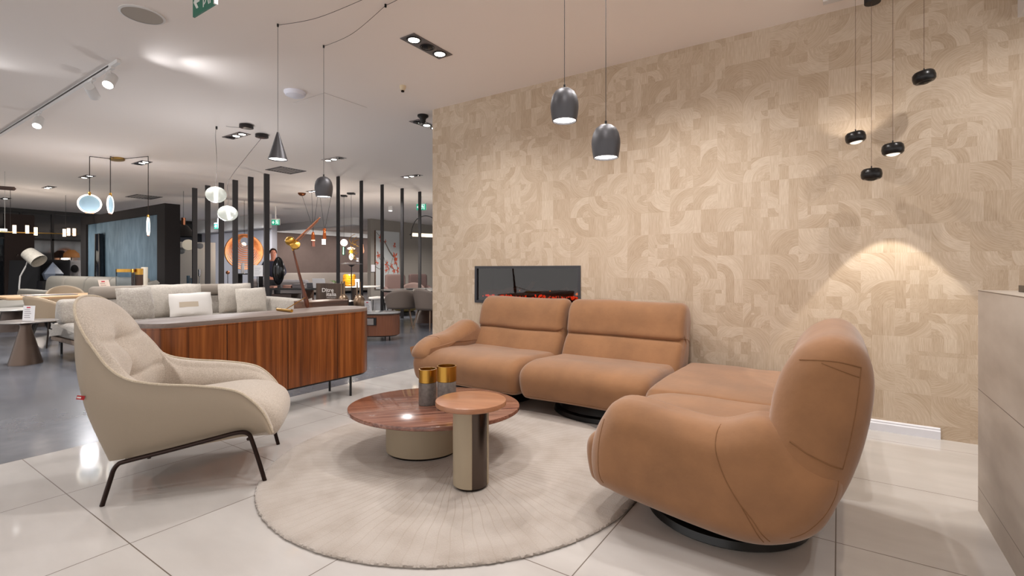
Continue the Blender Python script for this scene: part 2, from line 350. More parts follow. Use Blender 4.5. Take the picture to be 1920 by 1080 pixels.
BROWNW = mat('brown_plaster', (108, 92, 86), .85, mottle=.06); GREYW = mat('warm_grey_wall', (150, 143, 134), .85); PALEW = mat('pale_grey_wall', (176, 176, 184), .85)
struct('wall_back', M().box(-22.4, -17.1, 9.9, 10.1, 0, CEIL), PALEW, smooth=False)
struct('wall_far', M().box(-22.6, -22.4, 10.1, 24, 0, CEIL), BROWNW, smooth=False)
struct('wall_end', M().box(-22.4, 2, 23.8, 24, 0, CEIL), BROWNW, smooth=False)
struct('wall_gallery', M().box(-15.5, -15.3, 12.9, 24, 0, CEIL), GREYW, smooth=False)
struct('trim_1', M().box(-22.35, -15.5, 12.2, 12.5, CEIL-.28, CEIL).box(-22.4, -17.1, 9.6, 9.9, CEIL-.5, CEIL).box(-22.4, -22.2, 10.1, 23.5, CEIL-.22, CEIL), WHITE, smooth=False)
DKGL = mat('smoked_glass_wall', (30, 32, 36), .06, metal=.0, ior=1.8); TEAL = mat('teal_panel', (40, 74, 78), .5)
struct('wall_left', M().box(-22.6, -22.4, -6, 9.9, 0, CEIL), DKGL, smooth=False)
mu = M()
for k in range(14): mu.box(-22.4, -22.34, -5+k*.78, -4.94+k*.78, 0, CEIL)
mu.box(-22.4, -22.34, -6, 9.9, 2.2, 2.26).box(-22.4, -22.33, -6, 9.9, CEIL-.12, CEIL)
struct('trim_2', mu, BLACK, smooth=False)
struct('trim_3', M().box(-22.39, -22.3, 4.0, 4.7, 0, CEIL-.2).box(-22.39, -22.3, 2.5, 2.9, 0, CEIL-.2), mat('brown_curtain_panel', (52, 40, 36), .8), smooth=False)
struct('trim_4', M().box(-22.39, -22.31, 3.1, 3.5, 0, CEIL-.15), mat('pale_blue_panel', (120, 128, 146), .5), smooth=False)
# outlet on the big wall
t = thing('wall_socket', 'small dark socket low on the patterned wall behind the sofa arm', 'socket', (onv(849, 632, TW)[0], TW, onv(849, 632, TW)[2]))
obj('plate', M().box(-.05, .05, -.012, 0, -.02, .02), mat('grey_plastic', (90, 88, 86), .5), t, bevel=.003)
for dx in (-.02, .02): obj('hole', M().box(dx-.006, dx+.006, -.014, -.011, -.006, .006), BLACK, t)
# ------------------------------------------------------------ stone clad counter at the right
SU, SV = .579, 3.318
t = thing('stone_counter', 'grey-beige stone-clad counter block at the right edge', 'counter', (0, 0, 0))
obj('body', M().box(SU, SU+1.6, -1.5, SV, 0, 1.10), stone_tiles(), t, smooth=False)
a = onv(1875, 541, SV-.25)
obj('top_recess', M().box(SU+.10, SU+1.5, -1.2, SV-.2, 1.10, 1.115).box(SU+.10, SU+.12, -1.2, SV-.2, 1.115, 1.13), METALB, t, smooth=False)
a = onv(1908, 33, TW)
tag(obj('wall_casing', M().box(a.x, a.x+.9, TW-.22, TW, a.z, CEIL), WHITE, smooth=False), 'white box-shaped casing high on the wall in the top right corner', 'wall casing')
# ------------------------------------------------------------ fireplace
t = thing('electric_fireplace', 'black framed electric fireplace set into the patterned wall', 'fireplace', ((FU0+FU1)/2, TW, FZ0))
hw, hh = (FU1-FU0)/2, FZ1-FZ0; fr = .028
obj('frame', M().box(-hw, hw, -.012, .03, hh-fr, hh).box(-hw, hw, -.012, .03, 0, fr).box(-hw, -hw+fr, -.012, .03, fr, hh-fr).box(hw-fr, hw, -.012, .03, fr, hh-fr), mat('graphite_frame', (58, 58, 62), .5), t, bevel=.002)
obj('firebox', M().box(-hw, hw, .33, .34, 0, hh).box(-hw, hw, .03, .33, 0, .06).box(-hw, -hw+.02, .03, .33, 0, hh).box(hw-.02, hw, .03, .33, 0, hh).box(-hw, hw, .03, .33, hh-.02, hh), mat('firebox_black', (18, 16, 16), .6), t, smooth=False)
obj('glass_pane', M().box(-hw+fr, hw-fr, .008, .012, fr, hh-fr), mat('fireplace_glass', (150, 140, 132), .02, trans=1, ior=1.5), t, smooth=False)
LOG = mat('charred_log', (120, 92, 70), .9, bump=.6, bscale=30)
for k in range(6):
    x = -hw+.15+k*.21; a = random.uniform(-.35, .35)
    obj('log', M().tube(cr([(x-.16, .16+a*.2, .10), (x, .2, .13+.02*(k % 2)), (x+.16, .16-a*.2, .11+.07*(k % 3))], 8), [.028, .03, .03, .032, .03, .028, .026, .02], 8), LOG, t)
EMB = mat('ember', (255, 60, 20), .8, emit=(255, 60, 12), estr=1.6)
e = M()
for k in range(120):
    x = random.uniform(-hw+.05, hw-.05); y = random.uniform(.05, .3); s_ = random.uniform(.006, .016); e.ball((x, y, .06+s_*.4+random.random()*.03), s_, 6)
o = obj('ember_bed', e, EMB, t); o['kind'] = 'stuff'
FLM = mat('flame', (255, 140, 40), .8, emit=(255, 130, 30), estr=1.5)
for k in range(7):
    x = -hw+.12+k*.19+random.uniform(-.04, .04); h = random.uniform(.03, .06)
    obj('flame', M().lathe([(.012, 0), (.018, h*.25), (.011, h*.6), (.001, h)], 8, (x, .2, .11)), FLM, t)
# ------------------------------------------------------------ blue partition and slats
PU, PV = -13.0, 4.95
t = thing('display_partition', 'dark framed partition with a blue-grey panel standing in the hall', 'partition', (PU, PV, 0))
PB = mat('brown_black_frame', (30, 26, 26), .9)
obj('frame', M().box(-5.72, -5.27, 0, .32, 0, 2.75).box(-.42, 0, 0, .32, 0, 2.75).box(-5.27, -.42, 0, .32, 2.52, 2.75), PB, t, smooth=False)
obj('panel', M().box(-5.27, -.42, .05, .12, 0, 2.52), streak('blue_grey_plaster', (84, 108, 124), (108, 132, 148), 2.5), t, smooth=False)
SL = mat('charcoal_slat', (58, 55, 56), .6)
sl0 = None
for i, px in enumerate((365, 389.5, 415, 441, 470, 500)):
    p = onv(px, 340, 5.67)
    lab = 'dark vertical slat of the left row, ' + ['beside the blue partition', 'second from the blue partition', 'third from the blue partition', 'third from its right end', 'second from its right end', 'at its right end'][i]
    if sl0 is None: sl0 = tag(obj('room_divider_slat', M().box(-.02, .02, -.055, .055, 0, CEIL), SL, loc=(p.x, 5.67, 0), bevel=.003), lab, 'slat', 'left row of divider slats')
    else: dup(sl0, (p.x, 5.67, 0), label=lab)
sl1 = None
for i, px in enumerate((634, 677.5, 716.5, 754, 787)):
    p = onu(px, 340, -8.98)
    lab = 'thin black slat of the right row, ' + ['leftmost, behind the sign', 'second from its left', 'in front of the flower picture', 'second nearest the patterned wall', 'nearest the patterned wall'][i]
    if sl1 is None: sl1 = tag(obj('room_divider_slat', M().box(-.045, .045, -.015, .015, 0, CEIL), mat('black_slat', (34, 32, 34), .5), loc=(-8.98, p.y, 0), bevel=.003), lab, 'slat', 'right row of divider slats')
    else: dup(sl1, (-8.98, p.y, 0), label=lab)
# ============================================================ THE LOUNGE
# ------------------------------------------------------------ rug
RX, RY = (-.345*AY-3.088*AX), (-.345*AX+3.088*AY)
rg = M().lathe([(1e-4, .018), (.4, .018), (.8, .018), (1.05, .018), (1.10, .018), (1.118, .016), (1.128, .012), (1.132, .006), (1.128, .0)], 900)
for p in rg.v:
    if p.xy.length > 1.09: k_ = random.uniform(-.004, .004)*(p.z > .003); p.x += k_; p.y += random.uniform(-.004, .004)*(p.z > .003); p.z += abs(k_)*.6
tag(obj('round_rug', rg, rug_mat(), loc=(RX, RY, .001)), 'large round beige wool rug with carved rays under the coffee table', 'rug')
# ------------------------------------------------------------ coffee table, side table, vases
RZ = .0215
c = pix(792, 850, 3.20); tp = pix(815, 777, 3.24)
TOPW = wood('walnut_top', (84, 52, 42), (132, 88, 72), (170, 126, 106), 'x', 24, .035, rough=.16, coat=.4, rot=-.25)
t = thing('coffee_table', 'low oval walnut coffee table on a cream drum base', 'coffee table', (c.x, c.y, RZ), math.radians(33.75))
LEAC = mat('cream_leather', (168, 153, 130), .5, bump=.05, bscale=300)
obj('base', M().lathe([(.19, .0), (.232, .012), (.234, .03), (.234, .26)], 64, sx=1.0, sy=.85), LEAC, t)
obj('plinth', M().lathe([(.222, 0), (.226, .012)], 64, sx=1.0, sy=.86), METALB, t)
d = Matrix.Rotation(-math.radians(33.75), 3, 'Z') @ (tp-c); d.z = 0
el = [(d.x+.555*math.cos(a)*(1+.015*math.cos(2*a+.6)), d.y+.475*math.sin(a)*(1+.02*math.cos(a))) for a in [2*PI*i/120 for i in range(120)]]
def slab(m, poly, z0, z1, r):
    cx = sum(p[0] for p in poly)/len(poly); cy = sum(p[1] for p in poly)/len(poly); rows = []
    def sc(q, z): 
        o = []
        for x, y in poly:
            l = math.hypot(x-cx, y-cy); o.append((cx+(x-cx)*(l-q)/l, cy+(y-cy)*(l-q)/l, z))
        return o
    return m.grid([sc(r, z0), sc(0, z0+r), sc(0, z1-r), sc(r*.3, z1-r*.3), sc(r, z1)], True, True, True)
obj('table_top', slab(M(), el, .262, .288, .004), TOPW, t)
c = pix(883, 915, 2.68)
t = thing('side_table', 'small round walnut side table on a tall cream column', 'side table', (c.x, c.y, RZ), math.radians(33.75))
hx = [(.098*math.cos(a), .098*math.sin(a)) for a in [2*PI*i/64 for i in range(64)]]
cut = [p for p in hx if not (-1.42 < math.atan2(p[1], p[0]) < -.35)]
cut.sort(key=lambda p: math.atan2(p[1], p[0]) % (2*PI))
a0, a1 = -.35, -1.42
col_ = [(.098*math.cos(a), .098*math.sin(a)) for a in [a0+(2*PI-1.07)*i/60 for i in range(61)]]
notch = [(.062*math.cos(a1), .066*math.sin(a1)), (.066*math.cos(a0), .062*math.sin(a0))]
obj('column', M().prism(col_+notch, .012, .44), LEAC, t, bevel=.003)
ins = [(.094*math.cos(a), .094*math.sin(a)) for a in [a0-1.07*i/16 for i in range(17)]]+[(.05*math.cos(a1), .05*math.sin(a1)), (.05*math.cos(a0), .05*math.sin(a0))]
obj('metal_insert', M().prism(ins, .012, .44), mat('dark_mirror_metal', (92, 82, 76), .22, 1), t)
obj('plinth', M().lathe([(.086, 0), (.088, .012)], 48), METALB, t)
TOPS = wood('walnut_top_small', (146, 100, 74), (164, 114, 84), (180, 130, 98), 'x', 9, .1, rough=.3, coat=.15, rot=.3)
obj('table_top', slab(M(), [(.193*math.cos(2*PI*i/96), .193*math.sin(2*PI*i/96)) for i in range(96)], .44, .468, .004), TOPS, t)
v0 = None
for (px, Y, w_, h_, g_, lab) in ((802, 3.24, .118, .235, .085, 'shorter grey marble and brass vase on the coffee table'), (837.5, 3.14, .125, .275, .095, 'taller grey marble and brass vase behind the side table')):
    p = pix(px, 700, Y); r = w_/2
    t = thing('candle_vase', lab, 'vase', (p.x, p.y, RZ+.288), .3*px, 'marble and brass vases on the coffee table')
    hexp = lambda n, rr, z0, z1: M().lathe([(rr, z0), (rr, z1)], n)
    obj('stone_body', M().lathe([(r*.97, 0), (r, .004), (r, h_-g_-.002)], 12), STONE, t, bevel=.003)
    obj('brass_collar', M().lathe([(r*.9, h_-g_-.002), (r*1.0, h_-g_), (r*1.0, h_), (r*.88, h_), (r*.88, h_-.07), (1e-4, h_-.07)], 48), BRASS, t)
# ------------------------------------------------------------ armchair
CLOC = Vector((-1.829*AY-2.93*AX, -1.829*AX+2.93*AY, 0))
t = thing('armchair', 'high-backed beige armchair with a leather shell and dark tube legs', 'armchair', CLOC, math.radians(53.75))
rim = [(.393, -.345, .285), (.345, -.362, .41), (.258, -.37, .51), (.172, -.372, .553), (.02, -.372, .583), (-.10, -.370, .597), (-.19, -.366, .612), (-.285, -.356, .64), (-.365, -.338, .70),
       (-.43, -.318, .79), (-.485, -.296, .875), (-.528, -.262, .955), (-.558, -.20, 1.012), (-.578, -.11, 1.043), (-.585, 0, 1.052)]
bas = [(.36, -.30, .280), (.33, -.30, .278), (.24, -.30, .27), (.15, -.30, .26), (.0, -.30, .245), (-.1, -.30, .235), (-.17, -.30, .228), (-.24, -.29, .218), (-.31, -.28, .21),
       (-.36, -.265, .202), (-.395, -.24, .195), (-.42, -.18, .195), (-.435, -.12, .195), (-.442, -.06, .195), (-.445, 0, .195)]
def both(h): return h+[(x, -y, z) for x, y, z in h[-2::-1]]
NR = 121
RM, BS = cr(both(rim), NR), cr(both(bas), NR)
LEA = mat('taupe_leather', (158, 144, 126), .5, bump=.05, bscale=250)
rows = []
for j in range(13):
    f = j/12; r = []
    for i in range(NR):
        p = BS[i].lerp(RM[i], f); back = max(0, min(1, (-p.x-.2)/.25)); o = Vector((RM[i].x+.05, RM[i].y*1.0, 0)); 
        b = math.sin(PI*f)*(.035+.025*back); n = Vector((-.35*back, RM[i].y*2.2, 0)); n = n.normalized() if n.length > .05 else Vector((-1, 0, 0))
        if f < .12: b -= .0
        r.append(p+n*b)
    rows.append(r)
shell = M().grid(rows)
bot = [[BS[i].lerp(Vector((BS[i].x, 0, BS[i].z-.0)), k/6)+Vector((0, 0, -.02*math.sin(PI/2*k/6))) for i in range(NR)] for k in range(7)]
shell.grid(bot)
obj('shell', shell, LEA, t)
FAB = weave('beige_boucle', (204, 193, 181), (162, 149, 135), 380)
# inner upholstery, rim to seat
def inner(i, f):
    R = RM[i]; s = 1 if R.y > 0 else -1; back = max(0, min(1, (-R.x-.22)/.2))
    bx = max(-.36, min(.33, R.x*.92+.05)) + .02; k = abs(R.y)/.372
    B = Vector((bx if back < 1 else -.34, R.y*.82, .40)); B.z = .39
    if back > .0: B.y = R.y*(.82+.1*back)
    q = R.lerp(B, f); inw = Vector((1.0*back, -R.y*2.4*(1-back*.6), .0)); inw = inw.normalized() if inw.length > .02 else Vector((1, 0, 0))
    th = .055*math.sin(PI*min(1, f*1.15))**.6 if f < .87 else .055*max(0, math.sin(PI*min(1, f*1.15)))
    th *= 1+.5*back; th += .012
    if f == 0: th = 0
    q = q+inw*th*(1 if f > 0 else 0)
    if f > 0: q.z += .012*math.sin(PI*min(1, f*6)) if f < .17 else 0
    # tufting: two pulled points and creases on the back
    if back > 0:
        for (zc, amp) in ((.80, .045), (.585, .04)):
            dd = (q.y**2)/.006+((q.z-zc)**2)/.004; q -= inw*amp*math.exp(-dd)*back
            q -= inw*.012*math.exp(-((q.z-zc-.10*abs(q.y))**2)/.0003)*back
        q -= inw*.016*math.exp(-(q.y**2)/.0003)*back*(1 if .56 < q.z < .80 else math.exp(-((q.z-.68)**2-.0144)/.004) if abs(q.z-.68) > .12 else 1)
    return q
NI = 60
up = M().grid([[inner(i, j/NI) for i in range(NR)] for j in range(NI+1)])
obj('upholstery', up, FAB, t)
obj('piping', M().tube([p+Vector((0, 0, .003)) for p in RM], .0065, 8), weave('beige_piping', (206, 194, 174), (176, 160, 138)), t)
sp = [(-.34, .33), (-.34, .43), (-.2, .46), (0, .478), (.2, .492), (.34, .47), (.43, .41), (.452, .33), (.42, .265), (.36, .262), (.1, .27), (-.2, .27)]
seat = M().puff(sp, -.305, .305, .07, lambda a, b, w: Vector((a-.03*(w/.3)**2, w, b-.02*(w/.3)**2)), bulge=.02)
obj('seat_cushion', seat, FAB, t)
LEG = mat('dark_bronze_tube', (48, 36, 32), .28, .8)
for s in (-1, 1):
    P = [(-.392, .335*s, 0), (-.358, .330*s, .13), (-.345, .330*s, .175), (-.325, .331*s, .202), (-.29, .333*s, .214), (-.1, .347*s, .250), (.1, .352*s, .288), (.2, .35*s, .306), (.245, .348*s, .307), (.272, .345*s, .293), (.285, .342*s, .265), (.32, .335*s, .14), (.355, .328*s, 0)]
    obj('leg_frame', M().tube(cr(P, 40), .0115, 10), LEG, t)
for x, z in ((-.30, .19), (.265, .235)):
    obj('cross_bar', M().tube([(x, -.31, z+.02), (x, -.25, z), (x, .25, z), (x, .31, z+.02)], .009, 8), LEG, t)
tagm = M().box(-.010, .022, -.0015, .0015, -.010, .010)
o = obj('red_tag', tagm, mat('red_cloth', (170, 40, 44), .8), t); o.location = (-.485, -.335, .56); o.rotation_euler = (0, .25, .1); o['label'] = 'small red cloth tag'
o2 = obj('tag_mark', M().box(-.008, .008, -.0022, .0022, -.004, .004), mat('white_print', (225, 215, 212), .8), o)
# ------------------------------------------------------------ tan modular sofa
ARM = [(.17, .585), (.07, .49), (.018, .34), (.03, .19), (.12, .145), (.28, .115), (.52, .085), (.72, .08), (.85, .12), (.96, .20), (1.02, .32), (1.035, .42), (.95, .50), (.83, .585), (.74, .60), (.6, .55), (.42, .56)]
BACKR = [(.775, .56), (.80, .70), (.84, .82), (.90, .905), (.985, .948), (1.06, .935), (1.11, .875), (1.127, .78), (1.115, .64), (1.085, .48), (1.035, .34), (.965, .22), (.85, .15), (.72, .13), (.68, .3), (.71, .44)]
BACKW = [(.69, .40), (.735, .49), (.79, .575), (.822, .598), (.80, .625), (.815, .70), (.845, .81), (.90, .885), (.97, .912), (1.05, .90), (1.1, .84), (1.12, .74), (1.11, .62), (1.08, .48), (1.03, .34), (.96, .22), (.85, .15), (.72, .14), (.66, .3)]
SEAT = [(-.005, .22), (-.025, .31), (.0, .385), (.08, .43), (.25, .445), (.55, .425), (.82, .40), (.86, .25), (.78, .13), (.4, .12), (.1, .135), (.03, .16)]
mp = lambda a, b, w: Vector((w, a, b))
BASE = mat('black_swivel_base', (14, 13, 13), .35)
def base(parent, cx, cy, rx=.42, ry=.36): return obj('swivel_base', M().lathe([(rx, .012), (rx+.01, .02), (rx, .05), (rx*.9, .06), (rx*.82, .13), (1e-4, .13)], 56, (cx, cy, -.012+.0), sx=1, sy=ry/rx), BASE, parent)
def wrinkled(m, amp=.006, f=6):
    from mathutils import noise
    for p in m.v:
        n = noise.noise_vector(p*f)*amp+noise.noise_vector(p*f*.4+Vector((5, 2, 1)))*amp*1.6; p += n
    return m
# left pair against the wall
SV0 = 3.37
t = thing('sofa_module', 'tan leather sofa seat with a low rolled arm at its left end', 'sofa', (-3.42, SV0, 0), 0, 'tan modular sofa')
m = wrinkled(M().puff(SEAT, .012, 1.195, .07, mp)); obj('seat', m, NUBUCK, t)
seam('seam', m, [(.05, -.1, .17), (.6, -.1, .172), (1.17, -.1, .17)], (0, 1, 0), t, .002)
m = wrinkled(M().puff(BACKW, .17, 1.20, .065, mp)); obj('backrest', m, NUBUCK, t)
seam('seam', m, [(.2, -.1, .603), (.7, -.1, .60), (1.2, -.1, .603)], (0, 1, 0), t, .0035)
AL = [(-.015, .36), (-.02, .43), (.06, .505), (.2, .55), (.42, .575), (.60, .64), (.72, .66), (.84, .58), (.85, .40), (.6, .37), (.3, .38), (.08, .36)]
m = wrinkled(M().puff(AL, -.03, .245, .10, mp), .008); obj('arm', m, NUBUCK, t)
seam('seam', m, [(-.02, .16, 1), (.1, .17, 1), (.2, .18, 1)], (0, 0, -1), t, .0025)
base(t, .62, .45)
t = thing('sofa_module', 'tan leather sofa seat in the middle of the back row, without an arm', 'sofa', (-2.205, SV0, 0), 0, 'tan modular sofa')
m = wrinkled(M().puff(SEAT, .012, 1.095, .07, mp), f=5); obj('seat', m, NUBUCK, t)
seam('seam', m, [(.05, -.1, .17), (.55, -.1, .172), (1.06, -.1, .17)], (0, 1, 0), t, .002)
m = wrinkled(M().puff(BACKW, .022, 1.125, .065, mp), f=5); obj('backrest', m, NUBUCK, t)
seam('seam', m, [(.04, -.1, .603), (.55, -.1, .60), (1.1, -.1, .603)], (0, 1, 0), t, .0035)
seam('seam', m, [(3, .8, .62), (3, .95, .60), (3, 1.06, .55)], (-1, 0, 0), t, .0025)
base(t, .55, .50)
# corner ottoman
t = thing('sofa_module', 'low tan leather corner seat without a back, against the patterned wall', 'sofa', (-1.07, 3.142, 0), 0, 'tan modular sofa')
COR = [(0, .2), (-.005, .33), (.03, .40), (.12, .425), (.6, .43), (1.08, .425), (1.17, .39), (1.2, .3), (1.18, .16), (1.1, .12), (.1, .12), (.03, .15)]
m = wrinkled(M().puff(COR, 0, 1.09, .06, mp)); obj('seat', m, NUBUCK, t); base(t, .55, .62)
# right module, seen from its side
t = thing('sofa_module', 'big tan leather armchair-like sofa end seen from its side in the right foreground', 'sofa', (-1.02, 3.112, 0), -PI/2, 'tan modular sofa')
SR = [(-.005, .2), (-.02, .31), (.0, .385), (.08, .425), (.25, .445), (.55, .44), (.82, .43), (.86, .25), (.78, .13), (.4, .12), (.1, .135), (.03, .16)]
m = wrinkled(M().puff(SR, .0, .93, .06, mp)); obj('seat', m, NUBUCK, t)
ma = wrinkled(M().inflate(ARM, .70, .985, .10, mp, n=110, bulge=.04), .005, 4); obj('arm', ma, NUBUCK, t)
mb = wrinkled(M().inflate(BACKR, .03, .955, .10, mp, n=110, bulge=.035), .006, 4); obj('backrest', mb, NUBUCK, t)
D = (-1, 0, 0)
def sidepts(L): return [(2, onv(px, py, 2.12).x+1.02, onv(px, py, 2.12).z) for px, py in L]
for mm_, rr_, L in ((ma, .0022, [(1345, 803), (1340, 820), (1344, 850), (1362, 895), (1388, 940), (1412, 985), (1430, 1022)]), (ma, .0022, [(1388, 940), (1410, 970), (1425, 995), (1442, 1020)]),
        (ma, .0022, [(1126, 790), (1121, 830), (1122, 880), (1128, 908)]), (ma, .0016, [(1573, 905), (1566, 940), (1545, 975), (1510, 1003), (1480, 1014)]),
        (mb, .0026, [(1497, 679), (1535, 678), (1575, 682), (1616, 695)]), (mb, .0018, [(1540, 683), (1575, 697), (1612, 713)]), (mb, .0018, [(1616, 695), (1608, 760), (1595, 830), (1580, 890)]), (mb, .003, [(1480, 830), (1520, 856), (1578, 888)])):
    seam('seam', mm_, sidepts(L), D, t, rr_)
base(t, .50, .55, .36, .36)
# ------------------------------------------------------------ walnut sideboard
B0, B1, BV0, BV1 = -4.28, -3.80, 1.36, 3.27
t = thing('sideboard', 'long rounded walnut sideboard on thin black legs', 'sideboard', ((B0+B1)/2, (BV0+BV1)/2, 0))
hx_, hy_ = (B1-B0)/2, (BV1-BV0)/2
def rrect(a, b, r, n=12): return [(sx*(a-r)+r*math.cos(q), sy*(b-r)+r*math.sin(q)) for sx, sy, q0 in ((1, 1, 0), (-1, 1, PI/2), (-1, -1, PI), (1, -1, 1.5*PI)) for q in [q0+PI/2*i/n for i in range(n+1)]]
VEN = wood('walnut_veneer', (70, 34, 12), (118, 62, 24), (156, 92, 44), 'z', 17, .025, rough=.32, coat=.15)
obj('carcass', M().prism(rrect(hx_-.006, hy_-.006, .205), .205, .795), DARKWOOD, t)
vs = [onu(px, 600, B1).y-(BV0+BV1)/2 for px in (426, 540, 633)]
edges = [-hy_+.2]+vs[:]+[hy_-.205]
for a, b in zip(edges[:-1], edges[1:]):
    obj('door', M().box(hx_-.008, hx_, a+.003, b-.003, .21, .79), VEN, t, bevel=.001)
for sy in (-1, 1):
    P = [p for p in rrect(hx_, hy_, .21)]
    arc = [(hx_-.21+.21*math.cos(q)-.0, sy*(hy_-.21+.21*math.sin(q))) for q in [PI/2*i/16 for i in range(17)]]+[(0, sy*hy_), (-hx_+.21, sy*hy_)]
    arc2 = [(x-(.008 if x > 0 else 0), y-sy*.008) for x, y in arc]
    obj('end_panel', M().prism(arc+arc2[::-1], .21, .79), VEN, t)
obj('top', slab(M(), rrect(hx_, hy_, .21), .797, .832, .003), wood('grey_oak_top', (112, 98, 90), (128, 114, 106), (142, 128, 120), 'y', 14, .05, rough=.5), t)
obj('top_edge', slab(M(), rrect(hx_+.003, hy_+.003, .213), .79, .80, .002), VEN, t)
obj('plinth_frame', M().prism(rrect(hx_-.02, hy_-.02, .19), .192, .207), BLACK, t)
for x, y in ((-3.87, 3.02), (-4.19, 3.02), (-3.87, 1.6), (-4.19, 1.6)):
    obj('leg', M().lathe([(.011, 0), (.011, .195)], 12, (x-(B0+B1)/2, y-(BV0+BV1)/2, 0)), BLACK, t)
# ------------------------------------------------------------ jointed lamp on the sideboard
def L_(px, py, Y=4.64): return pix(px, py, Y)
b0 = L_(578, 580); b0.z = .832
t = thing('counterbalance_lamp', 'jointed wood, brass and copper lamp leaning up from the sideboard', 'lamp', b0)
l = lambda px, py, Y=4.64: L_(px, py, Y)-b0
ORW = wood('reddish_wood', (58, 28, 16), (84, 42, 24), (104, 54, 32), 'z', 20, .08, rough=.3)
obj('wooden_arm', M().tube([l(577, 578)+Vector((0, 0, .004)), l(576, 572), l(573, 560), l(571, 552), l(560, 510), l(550, 470)], [.012, .022, .022, .017, .012, .008], 14), ORW, t)
obj('brass_ball', M().ball(l(544, 452), .046, 24), BRASS, t); obj('counterweight', M().lathe([(1e-4, -.02), (.045, -.015), (.045, .015), (1e-4, .03)], 24, (0, 0, 0)).xf(RT(l(553, 459), 1.0, 1.2)), BRASS, t)
obj('brass_neck', M().tube([l(550, 470), l(546, 462), l(556, 450)], [.009, .012, .009], 10), BRASS, t)
obj('copper_tube', M().tube([l(554, 452), l(600, 408)], [.009, .007], 10), COPPER, t); obj('copper_rod', M().tube([l(557, 455), l(597, 414)], .003, 8), COPPER, t)
p0, p1 = onz(520, 580, .845), onz(547, 583, .845)
obj('base_bar', M().tube([p0-b0, p1-b0], .013, 12), BRASS, t)
obj('base_rod', M().tube([(p0+p1)/2-b0, l(574, 557)], .004, 8), BRASS, t)
# ------------------------------------------------------------ pendants of the lounge
def canopy_cord(t, top, px_path): pass
PEND = mat('graphite_pendant', (84, 83, 86), .46, .7); LENS = mat('bright_lens', (255, 255, 255), .4, emit=(255, 250, 244), estr=5)
DOME = [(.010, .0), (.030, -.006), (.052, -.022), (.066, -.048), (.073, -.08), (.074, -.105), (.070, -.14), (.064, -.175)]
def dome(px, py_top, Y, label, cat='pendant lamp', top=None, clamp=True, extra=None, sc=1.0):
    sc = sc*1.05; p = pix(px, py_top, Y); t = thing('pendant_lamp', label, cat, (p.x, p.y, CEIL), 0, 'dark bell pendants')
    z = p.z-CEIL
    pr = [(r*sc, zz*sc) for r, zz in DOME]
    obj('shade', M().lathe(pr+[(pr[-1][0]-.004, pr[-1][1])]+[(r-.004, zz-.004) for r, zz in pr[::-1][1:-1]], 40, (0, 0, z), cap=False), PEND, t)
    obj('lens', M().lathe([(1e-4, -.165*sc), (.060*sc, -.167*sc)], 32, (0, 0, z), cap=False), LENS, t); obj('socket', M().lathe([(.006, .0), (.006, .018), (.002, .02)], 12, (0, 0, z)), BLACK, t)
    obj('cable', M().tube([(0, 0, z+.015), (0, 0, -.002)], .0018, 6), CABLE, t)
    if extra: extra(t)
    else: obj('ceiling_hook', M().lathe([(.008, -.03), (.008, 0)], 10), BLACK, t)
    spot(p.x, p.y, p.z-.17*sc, 6, WARM, 120, .8); return t
dome(1058.5, 165, 2.70, 'dark bell pendant, left of the pair over the sofa'); dome(1136, 233, 2.66, 'dark bell pendant, lower right of the pair over the sofa')
def cordto(t, pts): 
    q = [p-Vector(t.location) for p in pts]; obj('ceiling_cord', M().tube(cr(q, 24), .0018, 6), CABLE, t)
    for p in (q[0], q[-1]): obj('ceiling_hook', M().lathe([(.008, -.022), (.008, 0)], 10, (p.x, p.y, 0)), BLACK, t)
h1 = ceil_at(521, 45); h2 = ceil_at(607, 85); h3 = ceil_at(723, 8); zc = lambda p, z: Vector((p.x, p.y, CEIL-z))
far1 = ceil_at(700, -12)
# cone pendant
Yc = FP*(CEIL-EYE)/(HZ-45); p = pix(520, 248, Yc)
t = thing('pendant_lamp', 'narrow cone pendant in dark metal hanging left of the other pendants', 'pendant lamp', (h1.x, h1.y, CEIL))
obj('shade', M().lathe([(.008, 0), (.074, -.225), (.071, -.225), (.006, -.004)], 40, (0, 0, p.z-CEIL), cap=False), PEND, t)
obj('lens', M().lathe([(1e-4, -.215), (.070, -.217)], 32, (0, 0, p.z-CEIL), cap=False), LENS, t)
obj('cable', M().tube([(0, 0, p.z-CEIL-.01), (0, 0, -.01)], .0018, 6), CABLE, t); cordto(t, [zc(h1, .01), zc(h1.lerp(far1, .45), .05), zc(far1, .01)])
spot(p.x, p.y, p.z-.22, 6, WARM, 110, .8)
far2 = ceil_at(790, -45)
dome(607, 331, FP*(CEIL-EYE)/(HZ-85), 'dark bell pendant hanging in front of the slats', extra=lambda t: (cordto(t, [zc(h2, .01), zc(h2.lerp(h3, .5), .06), zc(h3, .01)]), cordto(t, [zc(h3, .01), zc(h3.lerp(far2, .5), .04), zc(far2, .01)])))
